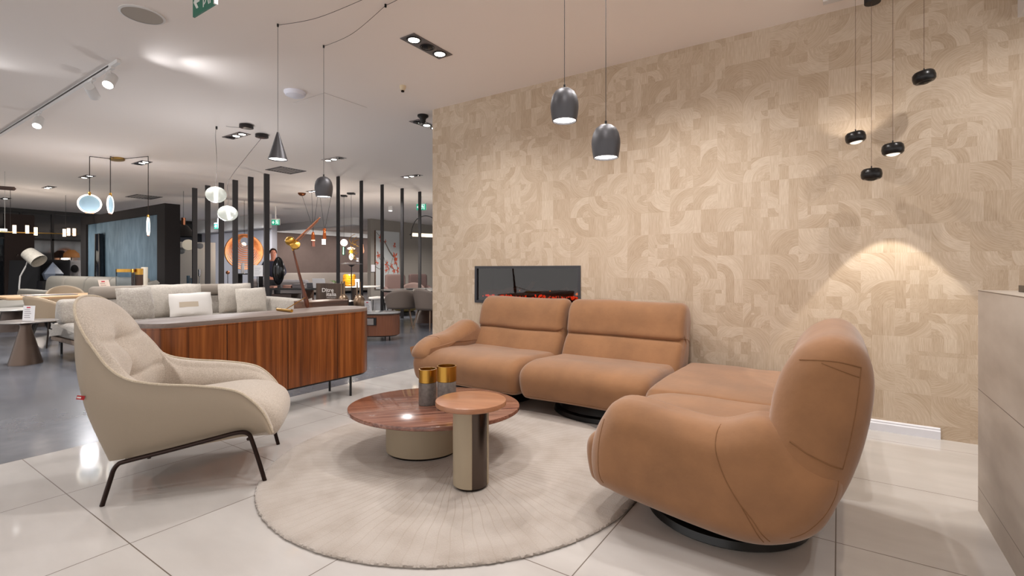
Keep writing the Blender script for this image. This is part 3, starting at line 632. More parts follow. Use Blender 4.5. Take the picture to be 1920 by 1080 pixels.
# four small drum pendants by the wall
EYEB = mat('satin_black_lamp', (30, 28, 28), .3, .3); LENSC = mat('glass_lens', (235, 235, 238), .08, emit=(255, 244, 225), estr=1.0)
cn = onv(1636, 6, 4.36)
t = thing('pendant_cluster', 'cluster of four small black drum pendants by the patterned wall', 'pendant lamp', (cn.x, cn.y, CEIL))
obj('canopy', M().lathe([(.048, cn.z-CEIL), (.05, cn.z-CEIL+.004), (.05, 0)], 32), BLACK, t)
obj('ceiling_plate', M().box(-.30, .38, -.03, .03, -.012, 0), WHITE, t)
for px, py, v, on, tx in ((1604, 258, 4.36, 1, .12), (1634, 327, 4.34, 0, 0), (1674, 280, 4.24, 1, .04), (1732.5, 145, 4.30, 0, .15)):
    p = onv(px, py, v); q = p-Vector(t.location); r = .064
    pr = [(.03, .036), (.05, .038), (.061, .025), (.0645, .0), (.061, -.024), (.052, -.034)]
    h = obj('lamp_head', M().lathe(pr, 32), EYEB, t); h.location = q; h.rotation_euler = (-tx*.5, -tx, .59)
    obj('lens', M().ball((0, 0, -.012), .05, 20, sz=.72), LENSC if on else GLASS, h)
    obj('socket', M().lathe([(.004, .035), (.004, .06)], 8, tuple(q)), BLACK, t)
    obj('cable', M().tube([q+Vector((0, 0, .05)), Vector((q.x, q.y, -.001))], .0014, 6), mat('brown_cable', (96, 70, 58), .6), t)
p = onv(1674, 300, 4.24); spot(p.x, p.y, p.z-.02, 44, (1, .93, .82), 65, .12, r=.012)
p = onv(1604, 275, 4.36); spot(p.x, p.y+.0, p.z+.10, 5, (1, .9, .78), 120, .4, d=(.0, .35, .55), r=.02)
# ------------------------------------------------------------ ceiling fittings
TRIMG = mat('satin_grey_trim', (118, 112, 112), .35, .6); DKREF = mat('dark_reflector', (40, 38, 40), .25, .6)
FIX = {}
def fixture(px, py, n, lit, ax, label, L=None, Wd=.17, group='recessed ceiling downlights'):
    c = ceil_at(px, py); t = thing('ceiling_downlight', label, 'ceiling light', (c.x, c.y, CEIL), 0 if ax == 'u' else PI/2, group)
    L = L or .16*n+.03
    obj('trim_frame', M().box(-L/2, L/2, -Wd/2, Wd/2, -.008, 0), TRIMG, t, bevel=.002)
    for k in range(n):
        x = -L/2+L*(k+.5)/n
        on = lit[k]
        obj('reflector', M().lathe([(.062, -.008), (.066, -.012), (.058, -.014), (.05, -.010)], 28, (x, 0, 0)), DKREF, t)
        obj('lamp_lens', M().lathe([(1e-4, -.015), (.040, -.014), (.048, -.011)], 24, (x, 0, 0), cap=False), LAMPW if on else GLASS, t)
    return t
fixture(801, 87, 3, (1, 0, 1), 'v', 'grey three-lamp ceiling downlight above the lounge, nearest the camera', L=.50)
for px, py, ax, lit, lab in ((443, 254, 'u', (0, 1, 1), 'ceiling downlight beside the two black canopies'), (626, 298, 'u', (1, 1, 0), 'ceiling downlight between the bell pendant and the slats'),
        (266, 305, 'u', (0, 1, 1), 'ceiling downlight touching the brass chandelier cords'), (163, 331, 'u', (1, 0, 1), 'ceiling downlight left of the round glass pendant'),
        (92, 351, 'u', (1, 1, 0), 'ceiling downlight at upper left, below the track'), (10, 372, 'u', (0, 1, 0), 'ceiling downlight at the far left edge'),
        (772, 330, 'u', (1, 1, 0), 'ceiling downlight above the thin right slats'), (590, 358, 'u', (1, 1, 0), 'ceiling downlight half behind the bell pendant'),
        (800, 234, 'v', (0, 1, 1), 'ceiling downlight by the corner of the patterned wall')):
    fixture(px, py, 3, lit, ax, lab)
for px, py, lab in ((598, 421, 'small lit ceiling light over the wooden lamp'), (732, 387, 'bright small ceiling light between two thin slats'), (725, 442, 'small ceiling light above the flower picture')):
    c = ceil_at(px, py) if py < 430 else pix(px, py-30, 22); c.z = CEIL
    t = thing('ceiling_spotlight', lab, 'ceiling light', (c.x, c.y, CEIL)); obj('lamp_body', M().lathe([(.07, -.14), (.07, 0)], 20), WHITE, t); obj('lamp_lens', M().lathe([(1e-4, -.15), (.055, -.145)], 20, cap=False), LAMPW, t)
# vents, speaker, detectors, hatch
def vent(c, sx, sy, label):
    t = thing('ceiling_vent', label, 'vent', (c[0], c[1], CEIL)); obj('frame', M().box(-sx/2, sx/2, -sy/2, -sy/2+.03, -.01, 0).box(-sx/2, sx/2, sy/2-.03, sy/2, -.01, 0).box(-sx/2, -sx/2+.03, -sy/2, sy/2, -.01, 0).box(sx/2-.03, sx/2, -sy/2, sy/2, -.01, 0), mat('vent_grey', (100, 96, 96), .6), t)
    q = M()
    for k in range(9): y = -sy/2+.05+k*(sy-.1)/8; q.box(-sx/2+.03, sx/2-.03, y-.008, y+.008, -.008, -.002)
    obj('grille', q, mat('vent_slats', (70, 66, 66), .6), t)
vent((-9.3, 5.68), .55, .55, 'square dark ceiling vent below the cone pendant')
c = ceil_at(270, 369); vent((c.x, c.y), .8, .6, 'ceiling vent above the blue partition')
c = ceil_at(267, 27)
t = thing('ceiling_speaker', 'round white ceiling speaker at the top left', 'speaker', (c.x, c.y, CEIL))
obj('rim', M().lathe([(.15, 0), (.152, -.008), (.135, -.012)], 56, cap=False), WHITE, t); obj('grille', M().lathe([(1e-4, -.010), (.136, -.010)], 56, cap=False), mat('speaker_grille', (176, 168, 158), .8, bump=.4, bscale=300), t)
c = ceil_at(553, 172)
t = thing('smoke_detector', 'white domed smoke detector left of the hatch lines', 'smoke detector', (c.x, c.y, CEIL)); obj('dome', M().lathe([(.115, 0), (.118, -.015), (.10, -.045), (.04, -.068), (1e-4, -.07)], 32), mat('detector_white', (226, 226, 236), .5), t)
c = ceil_at(620, 197)
q = M(); h_ = .30
for a in range(4): q.add([tuple(Matrix.Rotation(a*PI/2, 3, 'Z') @ Vector(p)) for p in ((-h_, -h_, 0), (h_, -h_, 0), (h_, -h_+.004, 0), (-h_, -h_+.004, 0))], [(0, 1, 2, 3)])
t = thing('ceiling_hatch', 'faint square access hatch in the ceiling right of the smoke detector', 'hatch', (c.x, c.y, CEIL))
obj('panel', M().box(-h_, h_, -h_, h_, -.004, 0), CEILM, t, bevel=.001)
obj('gap_frame', M().tube([(-h_, -h_, -.001), (h_, -h_, -.001), (h_, h_, -.001), (-h_, h_, -.001)], .0022, 4, True), mat('gap_grey', (186, 178, 172), .8), t)
c = ceil_at(755, 161)
t = thing('sprinkler_head', 'small cream sprinkler head hanging from the ceiling left of the patterned wall', 'sprinkler', (c.x, c.y, CEIL)); obj('cup', M().lathe([(.034, 0), (.036, -.02), (.022, -.05)], 24), mat('cream_plastic', (214, 196, 166), .5), t)
obj('deflector', M().lathe([(.012, -.05), (.018, -.058), (.018, -.066), (.008, -.07)], 12), METALB, t)
c = ceil_at(793, 216)
t = thing('dome_camera', 'black dome camera on the ceiling beside the patterned wall corner', 'camera', (c.x, c.y, CEIL)); obj('mount', M().lathe([(.07, 0), (.072, -.02), (.045, -.04), (.035, -.07)], 24), BLACK, t); obj('lens_dome', M().ball((0, 0, -.075), .036, 16), BLACK, t)
# big exit sign
GRN = mat('exit_green', (28, 92, 74), .5, emit=(28, 110, 84), estr=.12); SGW = mat('sign_white', (214, 216, 210), .5)
def exit_sign(p, wd, ht, label, rz=0, glow=.0, flip=False):
    t = thing('exit_sign', label, 'sign', p, rz, None); g = GRN if not glow else mat('exit_green_lit', (30, 140, 112), .5, emit=(40, 190, 150), estr=glow)
    wt = SGW if not glow else mat('exit_white_lit', (230, 250, 245), .5, emit=(220, 255, 245), estr=glow*1.6)
    obj('plate', M().box(-wd/2, wd/2, -.006, .006, 0, ht), g, t, bevel=.001)
    obj('edge_frame', M().box(wd/2, wd/2+.012, -.01, .01, 0, ht+.02).box(-wd/2, wd/2+.012, -.012, .012, ht, ht+.03), WHITE, t, smooth=False)
    obj('hanger', M().box(-.02, .02, -.006, .006, ht+.03, CEIL-p[2]), WHITE, t, smooth=False)
    k = ht/.16; F = lambda q: (q[0], -.0075+q[2]*.001, q[1])
    F2 = lambda q: (q[0], -.0066-.0012*q[2], q[1])
    ar = [(-.125, .08), (-.085, .125), (-.06, .125), (-.085, .093), (-.045, .093), (-.045, .067), (-.085, .067), (-.06, .035), (-.085, .035)]
    sx = wd/.28
    obj('arrow', M().prism([(x*sx, z*k) for x, z in ar], 0, 1, F2), wt, t, smooth=False)
    obj('door_symbol', M().prism([(x*sx, z*k) for x, z in ((.0, .02), (.01, .02), (.01, .138), (.085, .138), (.085, .02), (.097, .02), (.097, .150), (.0, .150))], 0, 1, F2), wt, t, smooth=False)
    mn = M()
    for poly in ([(.028, .135), (.042, .135), (.042, .118), (.028, .118)], [(.02, .112), (.055, .115), (.062, .07), (.04, .066)], [(.02, .112), (.005, .095), (.012, .088), (.028, .10)], [(.055, .11), (.075, .09), (.07, .083), (.052, .098)],
                 [(.04, .07), (.052, .07), (.035, .04), (.015, .03), (.012, .038), (.028, .047)], [(.05, .07), (.062, .07), (.07, .045), (.08, .02), (.07, .02), (.06, .043)]):
        mn.prism([(x*sx, z*k) for x, z in poly], 0, 1, F2)
    obj('running_figure', mn, wt, t, smooth=False)
    return t
a = pix(364, 34, 3.03); b = pix(403, 10, 2.87); mid = (a+b)/2
exit_sign((mid.x, mid.y, a.z), .27, .17, 'green exit sign with arrow hanging at the top edge')
for px, py, Y, lab in ((517, 422, 15.5, 'lit green exit sign left of the brown wall'), (409, 429, 16.5, 'lit green exit sign seen between the left slats'), (790, 394, 13.5, 'green exit sign behind the thin right slats')):
    p = pix(px, py, Y); exit_sign((p.x, p.y, p.z), .27, .17, lab, .5, .5 if px < 700 else .05)
# track with its spotlights
TV = 1.80
t = thing('lighting_track', 'white lighting track on the ceiling at upper left', 'track', (-8.1, TV, CEIL))
obj('rail', M().box(-2.4, 2.37, -.018, .018, -.035, 0), WHITE, t, bevel=.002); obj('slot', M().box(-2.4, 2.15, -.019, -.012, -.03, -.012), METALB, t, smooth=False)
for px, py, dr, lit, lab in ((207, 140, (.5, -.4, -.75), 1, 'white track spotlight facing the camera, at the track end'), (172, 160, (-.5, .35, -.25), 0, 'white track spotlight turned away, middle of the track'), (72, 210, (.55, -.3, -.8), 1, 'white track spotlight pointing down, left part of the track')):
    p = onv(px, py, TV); t = thing('track_spotlight', lab, 'spotlight', (p.x, TV, CEIL-.035), 0, 'track spotlights')
    obj('adapter', M().box(-.07, .07, -.017, .017, -.02, 0), WHITE, t); obj('stem', M().tube([(0, 0, 0), (0, 0, -.09)], .008, 8), WHITE, t)
    dd = Vector(dr).normalized(); qm = Matrix.Translation((0, 0, -.12)) @ dd.to_track_quat('Z', 'Y').to_matrix().to_4x4()
    h = obj('lamp_head', M().lathe([(.045, -.07), (.048, -.065), (.048, .085), (.043, .085), (.043, .07)], 28, cap=True).xf(qm), WHITE, t)
    obj('lamp_lens', M().lathe([(1e-4, .076), (.042, .078)], 24, cap=False).xf(qm), LAMPW if lit else GLASS, h)
    w_ = Vector(t.location)+Vector((0, 0, -.12))+dd*.1
    if lit: spot(w_.x, w_.y, w_.z, 40, COOL, 60, .5, d=dd, r=.03)
# added spots without fixtures, aimed up to throw soft pools on the ceiling
for x, y, dx, dy in ((-5.66, 1.86, .7, .5), (-5.3, 1.95, .2, .9), (-7.2, .95, .8, .25)):
    spot(x, y, 2.99, 10, (.96, .97, 1), 100, .9, d=(dx, dy, .08), r=.04)
# ------------------------------------------------------------ glass globe pendants with black canopies
RIBG = mat('ribbed_glass', (240, 242, 236), .3, trans=.6, emit=(240, 245, 235), estr=.12); TUBEW = mat('white_tube', (255, 255, 255), .4, emit=(255, 252, 245), estr=3.5)
def disc_pendant(px, py, Y, can, r, label, tilt, hook):
    p = pix(px, py, Y); cc = ceil_at(*can); t = thing('glass_pendant', label, 'pendant lamp', (cc.x, cc.y, CEIL), 0, 'round ribbed glass pendants')
    obj('canopy', M().lathe([(.09, -.005), (.09, -.045), (.07, -.05)], 32).lathe([(.06, -.05), (.062, -.065)], 24, (.05, -.02, 0)), mat('black_canopy', (34, 28, 28), .3), t)
    q = p-cc; hq = hook-cc; mt = Matrix.Translation(q) @ Matrix.Rotation(tilt, 4, 'Y')
    g = obj('glass_shade', M().ball((0, 0, 0), r, 32, sz=.86), RIBG, t, flat=60); g.location = q
    rb = M()
    for k in range(-6, 7): zz = r*.86*k/7; rr = r*math.sqrt(max(0, 1-(k/7)**2)); rb.tube([(rr*math.cos(a), rr*math.sin(a), zz) for a in [2*PI*i/28 for i in range(28)]], .0018, 5, True)
    rbo = obj('ribs', rb, GLASS, g); obj('light_tube', M().tube([(-.02*(tilt > 0), 0, r*.7), (.04*(tilt > 0), 0, -r*.6)], .014, 12), TUBEW, g)
    obj('cord', M().tube(cr([Vector((0, 0, -.05)), (hq*.5)+Vector((0, 0, -.02)), hq+Vector((0, 0, -.02)), hq.lerp(q, .5)+Vector((.01, 0, 0)), q+Vector((0, 0, r*.8))], 40), .003, 6), mat('grey_cord', (120, 112, 110), .6), t)
    if hook.z > CEIL-.1: obj('ceiling_hook', M().lathe([(.012, -.04), (.012, 0)], 10, (hq.x, hq.y, 0)), BLACK, t)
disc_pendant(405, 365, 6.0, (462, 234), .115, 'upper round glass pendant in front of the left slats', 0, ceil_at(406, 237))
hk = pix(429, 336, 6.3)
disc_pendant(427, 400, 6.3, (491, 252), .115, 'lower round glass pendant in front of the left slats', .5, hk)
# ------------------------------------------------------------ brass chandelier of three glass discs
cc = ceil_at(220, 297)
t = thing('glass_disc_chandelier', 'brass ceiling lamp with three glowing glass discs at upper left', 'chandelier', (cc.x, cc.y, CEIL))
obj('canopy', M().lathe([(.17, 0), (.17, -.03), (.16, -.035)], 40, sy=.6), mat('ribbed_brass', (168, 136, 78), .4, .9), t)
GD = mat('lit_glass_disc', (200, 226, 240), .25, trans=.5, emit=(190, 220, 235), estr=.08); RIMG = mat('glowing_rim', (255, 250, 240), .4, emit=(255, 244, 226), estr=3)
for (px, py, pt, w_, h_, rz) in ((168, 382, 298, 17, 16.5, .69), (207, 384, 290, 6, 16.5, 2.0), (278, 425, 308, 4, 15, 2.12)):
    Y = 8.6; tp_ = pix(px, pt, Y); tp_.z = CEIL-.02; p = pix(px, py, Y); q = p-cc; T = tp_-cc
    h = obj('glass_disc', M().ball((0, 0, 0), 16*Y/FP, 32, sy=.12), GD, t); h.location = q; h.rotation_euler.z = math.radians(33.75)+rz
    R_ = 16.5*Y/FP; obj('light_ring', M().tube([(R_*math.cos(a), 0, R_*math.sin(a)) for a in [2*PI*i/48 for i in range(48)]], .012, 8, True), RIMG, h)
    obj('base_ring', M().tube([(-.06, 0, -R_), (.06, 0, -R_)], .012, 8), COPPER, h); obj('rod', M().tube([q+Vector((0, 0, R_)), T], .006, 8), METALB, t)
    obj('arm', M().tube([T, Vector((0, 0, -.02))], .006, 8), METALB, t); obj('finial', M().lathe([(.02, R_-.01), (.02, R_+.04), (.006, R_+.06)], 12, tuple(q)), BRASS, t)
for px, py, Y, e_ in ((168, 382, 8.6, 22), (278, 425, 8.6, 7), (405, 380, 6.6, 24)):
    p = pix(px, py, Y); point(p.x, p.y, p.z-.32, e_, (.96, .96, 1), .1)
# ============================================================ THE HALL BEHIND
def price_card(p, w_, h_, label, rz, tilt=.25, kind='price card', lines=True):
    t = thing('price_card', label, kind, p, rz); m4 = RT((0, 0, h_/2+.002), 0, tilt)
    obj('card', M().box(-w_/2, w_/2, -.002, .002, -h_/2, h_/2).xf(m4), PAPER, t, smooth=False)
    if lines:
        q = M()
        for k in range(5): q.box(-w_*.36, w_*(.1+.06*(k % 3)), -.003, -.002, h_*(.22-.13*k), h_*(.25-.13*k))
        obj('printed_lines', q.xf(m4), mat('grey_print', (120, 112, 120), .8), t, smooth=False)
        obj('red_heading', M().box(-w_*.2, w_*.12, -.003, -.002, h_*.34, h_*.42).xf(m4), mat('red_print', (196, 60, 84), .8), t, smooth=False)
FACE = math.radians(33.75)
LGREY = weave('light_grey_linen', (172, 164, 154), (146, 138, 130), 60); PALEC = weave('pale_cushion_linen', (196, 188, 178), (174, 166, 156), 80); GREEN = mat('greige_leather', (134, 130, 122), .6); TAUPE = mat('taupe_fabric', (136, 126, 116), .9)
ASH = wood('ash_frame', (104, 88, 76), (128, 110, 96), (150, 132, 116), 'x', 8, .08, rough=.5)
# grey sofa behind the sideboard
t = thing('grey_sofa', 'deep light grey sofa on a wooden frame behind the sideboard, loaded with cushions', 'sofa', (-7.3, 3.52, 0), PI/2)
obj('frame', M().box(-1.38, 1.42, .0, 2.05, .2, .26), ASH, t, bevel=.01)
for k in range(3):
    x0 = -1.40+k*.94; obj('seat_cushion', M().puff([(.0, .27), (-.02, .36), (.05, .45), (.8, .47), (1.95, .45), (2.0, .36), (1.98, .27)], x0+.01, x0+.93, .07, mp), LGREY, t)
    obj('backrest', M().puff([(1.55, .46), (1.58, .70), (1.64, .77), (1.80, .76), (1.85, .48)], x0+.01, x0+.93, .06, mp), LGREY, t)
obj('arm', M().puff([(.1, .27), (.08, .62), (.14, .70), (1.5, .72), (1.56, .64), (1.56, .27)], 1.27, 1.44, .06, mp), LGREY, t)
for x0, x1 in ((-1.05, -.3), (.25, .95)): obj('head_roll', M().puff([(1.60, .78), (1.58, .88), (1.64, .95), (1.76, .94), (1.78, .80)], x0, x1, .06, mp), TAUPE, t)
for x, y in ((-1.3, .1), (-1.3, 1.1), (-1.3, 1.9), (1.3, .1), (1.3, 1.9)): obj('leg', M().lathe([(.015, 0), (.015, .2)], 10, (x, y, 0)), BLACK, t)
def cush(px, z, u, w_, h_, tk, lab, mtl, rz=0, tilt=-.2, sub=None):
    p = onu(px, 560, u); t = thing('cushion', lab, 'cushion', (u, p.y, z), PI/2+rz)
    m = wrinkled(M().cushion(w_, h_, tk).xf(RT((0, 0, 0), 0, tilt)), .007, 9); obj('cover', m, mtl, t)
    if sub: obj('stripe', M().grid([[(x, -tk*.5*max(0, (1-abs(2*x/w_)**2.6)*(1-abs(2*z_/h_)**2.6))**.45-.006, z_) for x in [-w_*.30+w_*.44*i/10 for i in range(11)]] for z_ in [-.05, -.02, .01, .03]]).xf(RT((0, 0, 0), 0, tilt)), mat('beige_stripe', (178, 164, 146), .9), t)
cush(326, .725, -8.66, .80, .50, .20, 'large pale cushion on the grey sofa, left of the pair', PALEC, 0, -.12)
cush(358, .665, -8.36, .58, .36, .13, 'small pale cushion with a beige stripe lying against the large cushion', mat('ivory_cotton', (208, 203, 198), .9), -.1, -.25, sub=1)
cush(441, .72, -8.66, .56, .49, .20, 'square pale cushion on the grey sofa, nearer the middle', PALEC, .0, -.12)
cush(471, .685, -8.38, .50, .41, .15, 'square pale cushion at the right, leaning in front of another cushion', PALEC, -.08, -.2)
cush(254, .72, -8.4, .52, .46, .18, 'grey cushion behind the top of the beige armchair', LGREY, .35, -.2)
# far greige sofa in front of the partition
t = thing('greige_sofa', 'long greige sofa with high back cushions before the blue partition', 'sofa', (-15.5, 3.76, 0))
obj('plinth', M().box(-4.0, 2.45, .05, .95, .02, .12), BLACK, t)
for k in range(4):
    x0 = -4.1+k*1.66; obj('seat_cushion', M().puff([(.0, .14), (-.02, .3), (.05, .42), (.6, .44), (.98, .42), (1.0, .14)], x0, x0+1.64, .08, mp), GREEN, t)
    obj('back_cushion', M().puff([(.62, .44), (.60, .8), (.66, .98), (.78, 1.02), (.92, .96), (.95, .44)], x0, x0+1.64, .09, mp), GREEN, t)
obj('arm', M().puff([(.0, .14), (-.02, .6), (.05, .8), (.85, .92), (.98, .9), (1.0, .14)], 2.53, 2.72, .08, mp), GREEN, t)
# low pale sofa at the left edge
p = pix(10, 560, 10.9)
t = thing('low_sofa', 'low greenish grey sofa at the left edge behind the white tables', 'sofa', (p.x, 2.58, 0), 0)
obj('seat_cushion', M().puff([(.0, .1), (-.02, .3), (.05, .42), (.9, .44), (.95, .1)], -1.8, .66, .08, mp), GREEN, t); obj('backrest', M().puff([(.75, .4), (.74, .68), (.85, .72), (.98, .66), (1., .3)], -1.8, .66, .06, mp), GREEN, t)
# oak dining table and shell chairs
OAK = wood('pale_oak', (176, 138, 100), (200, 162, 122), (214, 180, 142), 'y', 8, .07, rough=.45)
t = thing('dining_table', 'pale oak dining table on black crossed legs', 'table', (-11.55, 3.12, 0))
obj('table_top', slab(M(), rrect(.62, 1.12, .10), .715, .755, .01), OAK, t)
for s in (-1, 1):
    for r in (-1, 1): obj('leg', M().tube([(r*.42, s*.6-.25*r, 0), (-r*.1, s*.6+.1*r, .715)], .035, 6), BLACK, t)
BGE = mat('beige_leather_chair', (178, 158, 134), .6)
def shell_chair(name, lab, p, rz, mtl, legm, group, sh=.82):
    t = thing(name, lab, 'chair', (p[0], p[1], 0), rz, group)
    rows = []
    for j in range(9):
        f = j/8; r = []
        for i in range(25):
            a = PI*(-.62+1.24*i/24)+PI/2; back = max(0, math.sin(a)); R_ = .27+.05*f; zt = .46+(sh-.46)*(.35+.65*max(0, math.sin(a))**.8)
            r.append((R_*math.cos(a), R_*math.sin(a)*.95+.03*f*back, .40+(zt-.40)*f))
        rows.append(r)
    sh_ = M().grid(rows); o = obj('backrest', sh_, mtl, t); md = o.modifiers.new('solid', 'SOLIDIFY'); md.thickness = .035; md.offset = 0
    obj('seat', M().lathe([(1e-4, .40), (.22, .405), (.265, .43), (.26, .465), (.2, .48), (1e-4, .48)], 32, sy=.98, cap=False), mtl, t)
    for x, y in ((-.2, -.2), (.2, -.2), (-.2, .2), (.2, .2)): obj('leg', M().tube([(x*.8, y*.8, .42), (x*1.15, y*1.2, 0)], [.014, .010], 8), legm, t)
    return t
for px, Y, rz, lab in ((124, 10.4, 2.6, 'beige shell dining chair left behind the oak table'), (244, 8.4, 2.9, 'beige shell dining chair beside the glass vases, at the middle of the oak table'), (322, 9.4, 2.4, 'beige shell dining chair right of the brown vases')):
    p = pix(px, 540, Y); shell_chair('shell_chair', lab, (p.x+(.35 if px == 322 else 0), p.y), rz-1.2, BGE, BLACK, 'beige shell dining chairs', .86 if px == 124 else .92)
p = pix(100, 560, 7.75); shell_chair('shell_chair', 'beige shell dining chair tucked under the near end of the oak table', p, FACE+2.9, BGE, METALB, 'beige shell dining chairs', .80)
p = pix(78, 540, 9.0)
tag(obj('placemat_tray', slab(M(), rrect(.22, .34, .06), .757, .767, .002), mat('grey_tray', (120, 118, 120), .4), loc=(-11.5, 2.62, 0)), 'thin grey tray on the left end of the oak table', 'tray')
price_card((-11.35, 3.35, .757), .2, .26, 'white price card on the oak table', FACE, .3)
# hurricane vases
for px, Y, r, h_, body, rim_, lab in ((235, 9.45, .145, .46, 'glass', .06, 'large clear glass hurricane vase with a brass rim on the oak table'), (261, 9.6, .065, .47, 'brown', .12, 'dark brown cylinder vase with a deep brass collar on the oak table'), (251.5, 10.0, .04, .42, 'brown', .04, 'dark brown cylinder vase half hidden behind the brass-collared one')):
    p = pix(px, 540, Y); t = thing('cylinder_vase', lab, 'vase', (p.x, p.y, .756), 0)
    if body == 'glass':
        obj('glass_body', M().lathe([(r, 0), (r, h_-rim_), (r-.005, h_-rim_), (r-.005, .01), (1e-4, .01)], 40), mat('vase_glass', (225, 232, 238), .03, trans=1, ior=1.15), t); obj('brass_rim', M().lathe([(r+.002, h_-rim_), (r+.002, h_), (r-.006, h_), (r-.006, h_-rim_)], 40, cap=False), BRASS, t)
    else: obj('vase_body', M().lathe([(r, 0), (r, h_-rim_)], 32), mat('dark_brown_ceramic', (58, 38, 28), .5), t); obj('brass_collar', M().lathe([(r+.001, h_-rim_), (r+.001, h_), (r-.005, h_), (r-.005, h_-.04), (1e-4, h_-.04)], 32), BRASS, t)
p = pix(271, 520, 10.05); t = thing('ribbed_vase', 'pale ribbed vase behind the brass-collared vases', 'vase', (p.x, p.y, .756))
obj('body', M().lathe([(.045, 0), (.055, .2), (.06, .5), (.055, .5), (.04, .02)], 12), mat('cream_ribbed', (206, 200, 186), .6), t)
# white tables and conical side table at left
PED = mat('bronze_pedestal', (112, 96, 86), .38, .75); MARB = mat('white_marble', (218, 214, 208), .25, mottle=.04)
p = pix(48, 672, 6.25)
t = thing('cone_side_table', 'conical bronze side table with a thin round top at the left edge', 'side table', (p.x, p.y, 0))
obj('pedestal', M().lathe([(.165, 0), (.165, .01), (.055, .46), (.06, .50), (.12, .525)], 48), PED, t); obj('table_top', M().lathe([(.10, .515), (.28, .532), (.32, .54), (.32, .545), (.31, .548)], 64), mat('bronze_top', (132, 126, 122), .3, .5), t)
cd = pix(54, 604, 6.25); price_card((cd.x, cd.y, .549), .15, .19, 'white price card with red heading on the conical table', FACE, -.08)
for px, Y, r, lab, zt in ((26, 9.6, .45, 'round white marble table behind the conical side table', .44), (78, 10.5, .3, 'smaller white marble table right of the larger one', .40)):
    p = pix(px, 600, Y); t = thing('marble_table', lab, 'table', (p.x, p.y, 0)); obj('table_top', M().lathe([(r-.02, zt-.03), (r, zt-.015), (r-.01, zt)], 64), MARB, t)
    obj('pedestal', M().lathe([(.34*r/.5*.8, 0), (.24*r/.5*.8, zt-.03)], 24), mat('dark_bronze_pedestal', (84, 72, 66), .4, .6), t)
p = pix(36, 640, 8.1)
# white reading lamp
p = pix(60, 490, 14.6); ft = pix(36, 540, 14.6)
t = thing('reading_floor_lamp', 'floor lamp with a tilted white fabric shade behind the greige sofa', 'lamp', (ft.x, ft.y, 0))
l = lambda px, py: pix(px, py, 14.6)-Vector((ft.x, ft.y, 0))
obj('base', M().lathe([(.2, 0), (.2, .02)], 32), WHITE, t); obj('pole', M().tube([(0, 0, .02), (0, 0, .7), l(38, 518), l(48, 500)], .02, 10), WHITE, t); obj('arm', M().tube([l(48, 500), l(52, 488), l(60, 480)], .014, 8), WHITE, t)
ax_ = (l(80, 494)-l(48, 470)).normalized(); qm = Matrix.Translation(l(63, 482)) @ ax_.to_track_quat('Z', 'Y').to_matrix().to_4x4()
obj('shade', M().lathe([(.185, -.21), (.215, .21), (.21, .21), (.18, -.21)], 40, cap=True).xf(qm), weave('cream_shade', (206, 200, 188), (186, 180, 168), 40), t)
obj('shade_ring', M().tube([l(57, 480)+Vector((.05*math.cos(a), 0, .05*math.sin(a))) for a in [2*PI*i/20 for i in range(20)]], .01, 6, True).xf(Matrix.Translation((.1, -.3, 0))), METALB, t)
# pictures, faceted ornament, obelisk by the left wall
DP = mat('black_picture', (24, 23, 26), .5)
for px0, px1, py, Y, mtl, lab in ((15, 70, 488, 15.2, DP, 'large black picture panel leaning at the left, behind the white lamp'), (74, 128, 487, 15.8, DP, 'large black picture panel behind the faceted ornament'), (130, 150, 488, 16.3, PAPER, 'white art print with a dark motif left of the partition')):
    a = pix(px0, py, Y); b = pix(px1, py, Y); wd = (b-a).length; mdp = (a+b)/2; t = thing('framed_picture', lab, 'picture', (mdp.x, mdp.y, 0), FACE)
    obj('canvas', M().box(-wd/2, wd/2, -.02, .02, 0, a.z).xf(RT((0, 0, 0), 0, -.04)), mtl, t, smooth=False)
    if mtl is PAPER: obj('dark_motif', M().lathe([(1e-4, 0), (.13, .0)], 20, cap=False).xf(RT((.02, -.03, a.z-.28), 0, PI/2)), mat('ink_grey', (60, 58, 60), .8), t)
p = pix(99, 520, 15.0)
t = thing('faceted_ornament', 'blue-grey faceted glass ornament standing behind the greige sofa', 'ornament', (p.x, p.y, 0)); obj('stand', M().box(-.3, .3, -.3, .3, 0, .86), DP, t, smooth=False)
o = obj('facets', M().lathe([(1e-4, 0), (.2, .03), (.26, .22), (.12, .42), (1e-4, .58)], 6, (0, 0, .86)), mat('blue_grey_facets', (96, 104, 118), .25), t, smooth=False)
p = onv(180, 500, 4.84)
t = thing('obelisk_mirror', 'tall tapering black framed mirror in front of the blue panel', 'mirror', (p.x, 4.92, 0), 0)
obj('mirror_body', M().add([(-.21, -.05, 0), (.21, -.05, 0), (.13, -.05, 2.2), (-.13, -.05, 2.2), (-.21, .05, 0), (.21, .05, 0), (.13, .05, 2.2), (-.13, .05, 2.2)], [(0, 1, 2, 3), (7, 6, 5, 4), (0, 4, 5, 1), (3, 2, 6, 7), (0, 3, 7, 4), (1, 5, 6, 2)]), mat('black_mirror', (60, 62, 66), .05, 1), t, smooth=False)
obj('mirror_frame', M().tube([(-.22, -.05, 0), (-.135, -.05, 2.2), (.135, -.05, 2.2), (.22, -.05, 0)], .018, 6), BLACK, t)
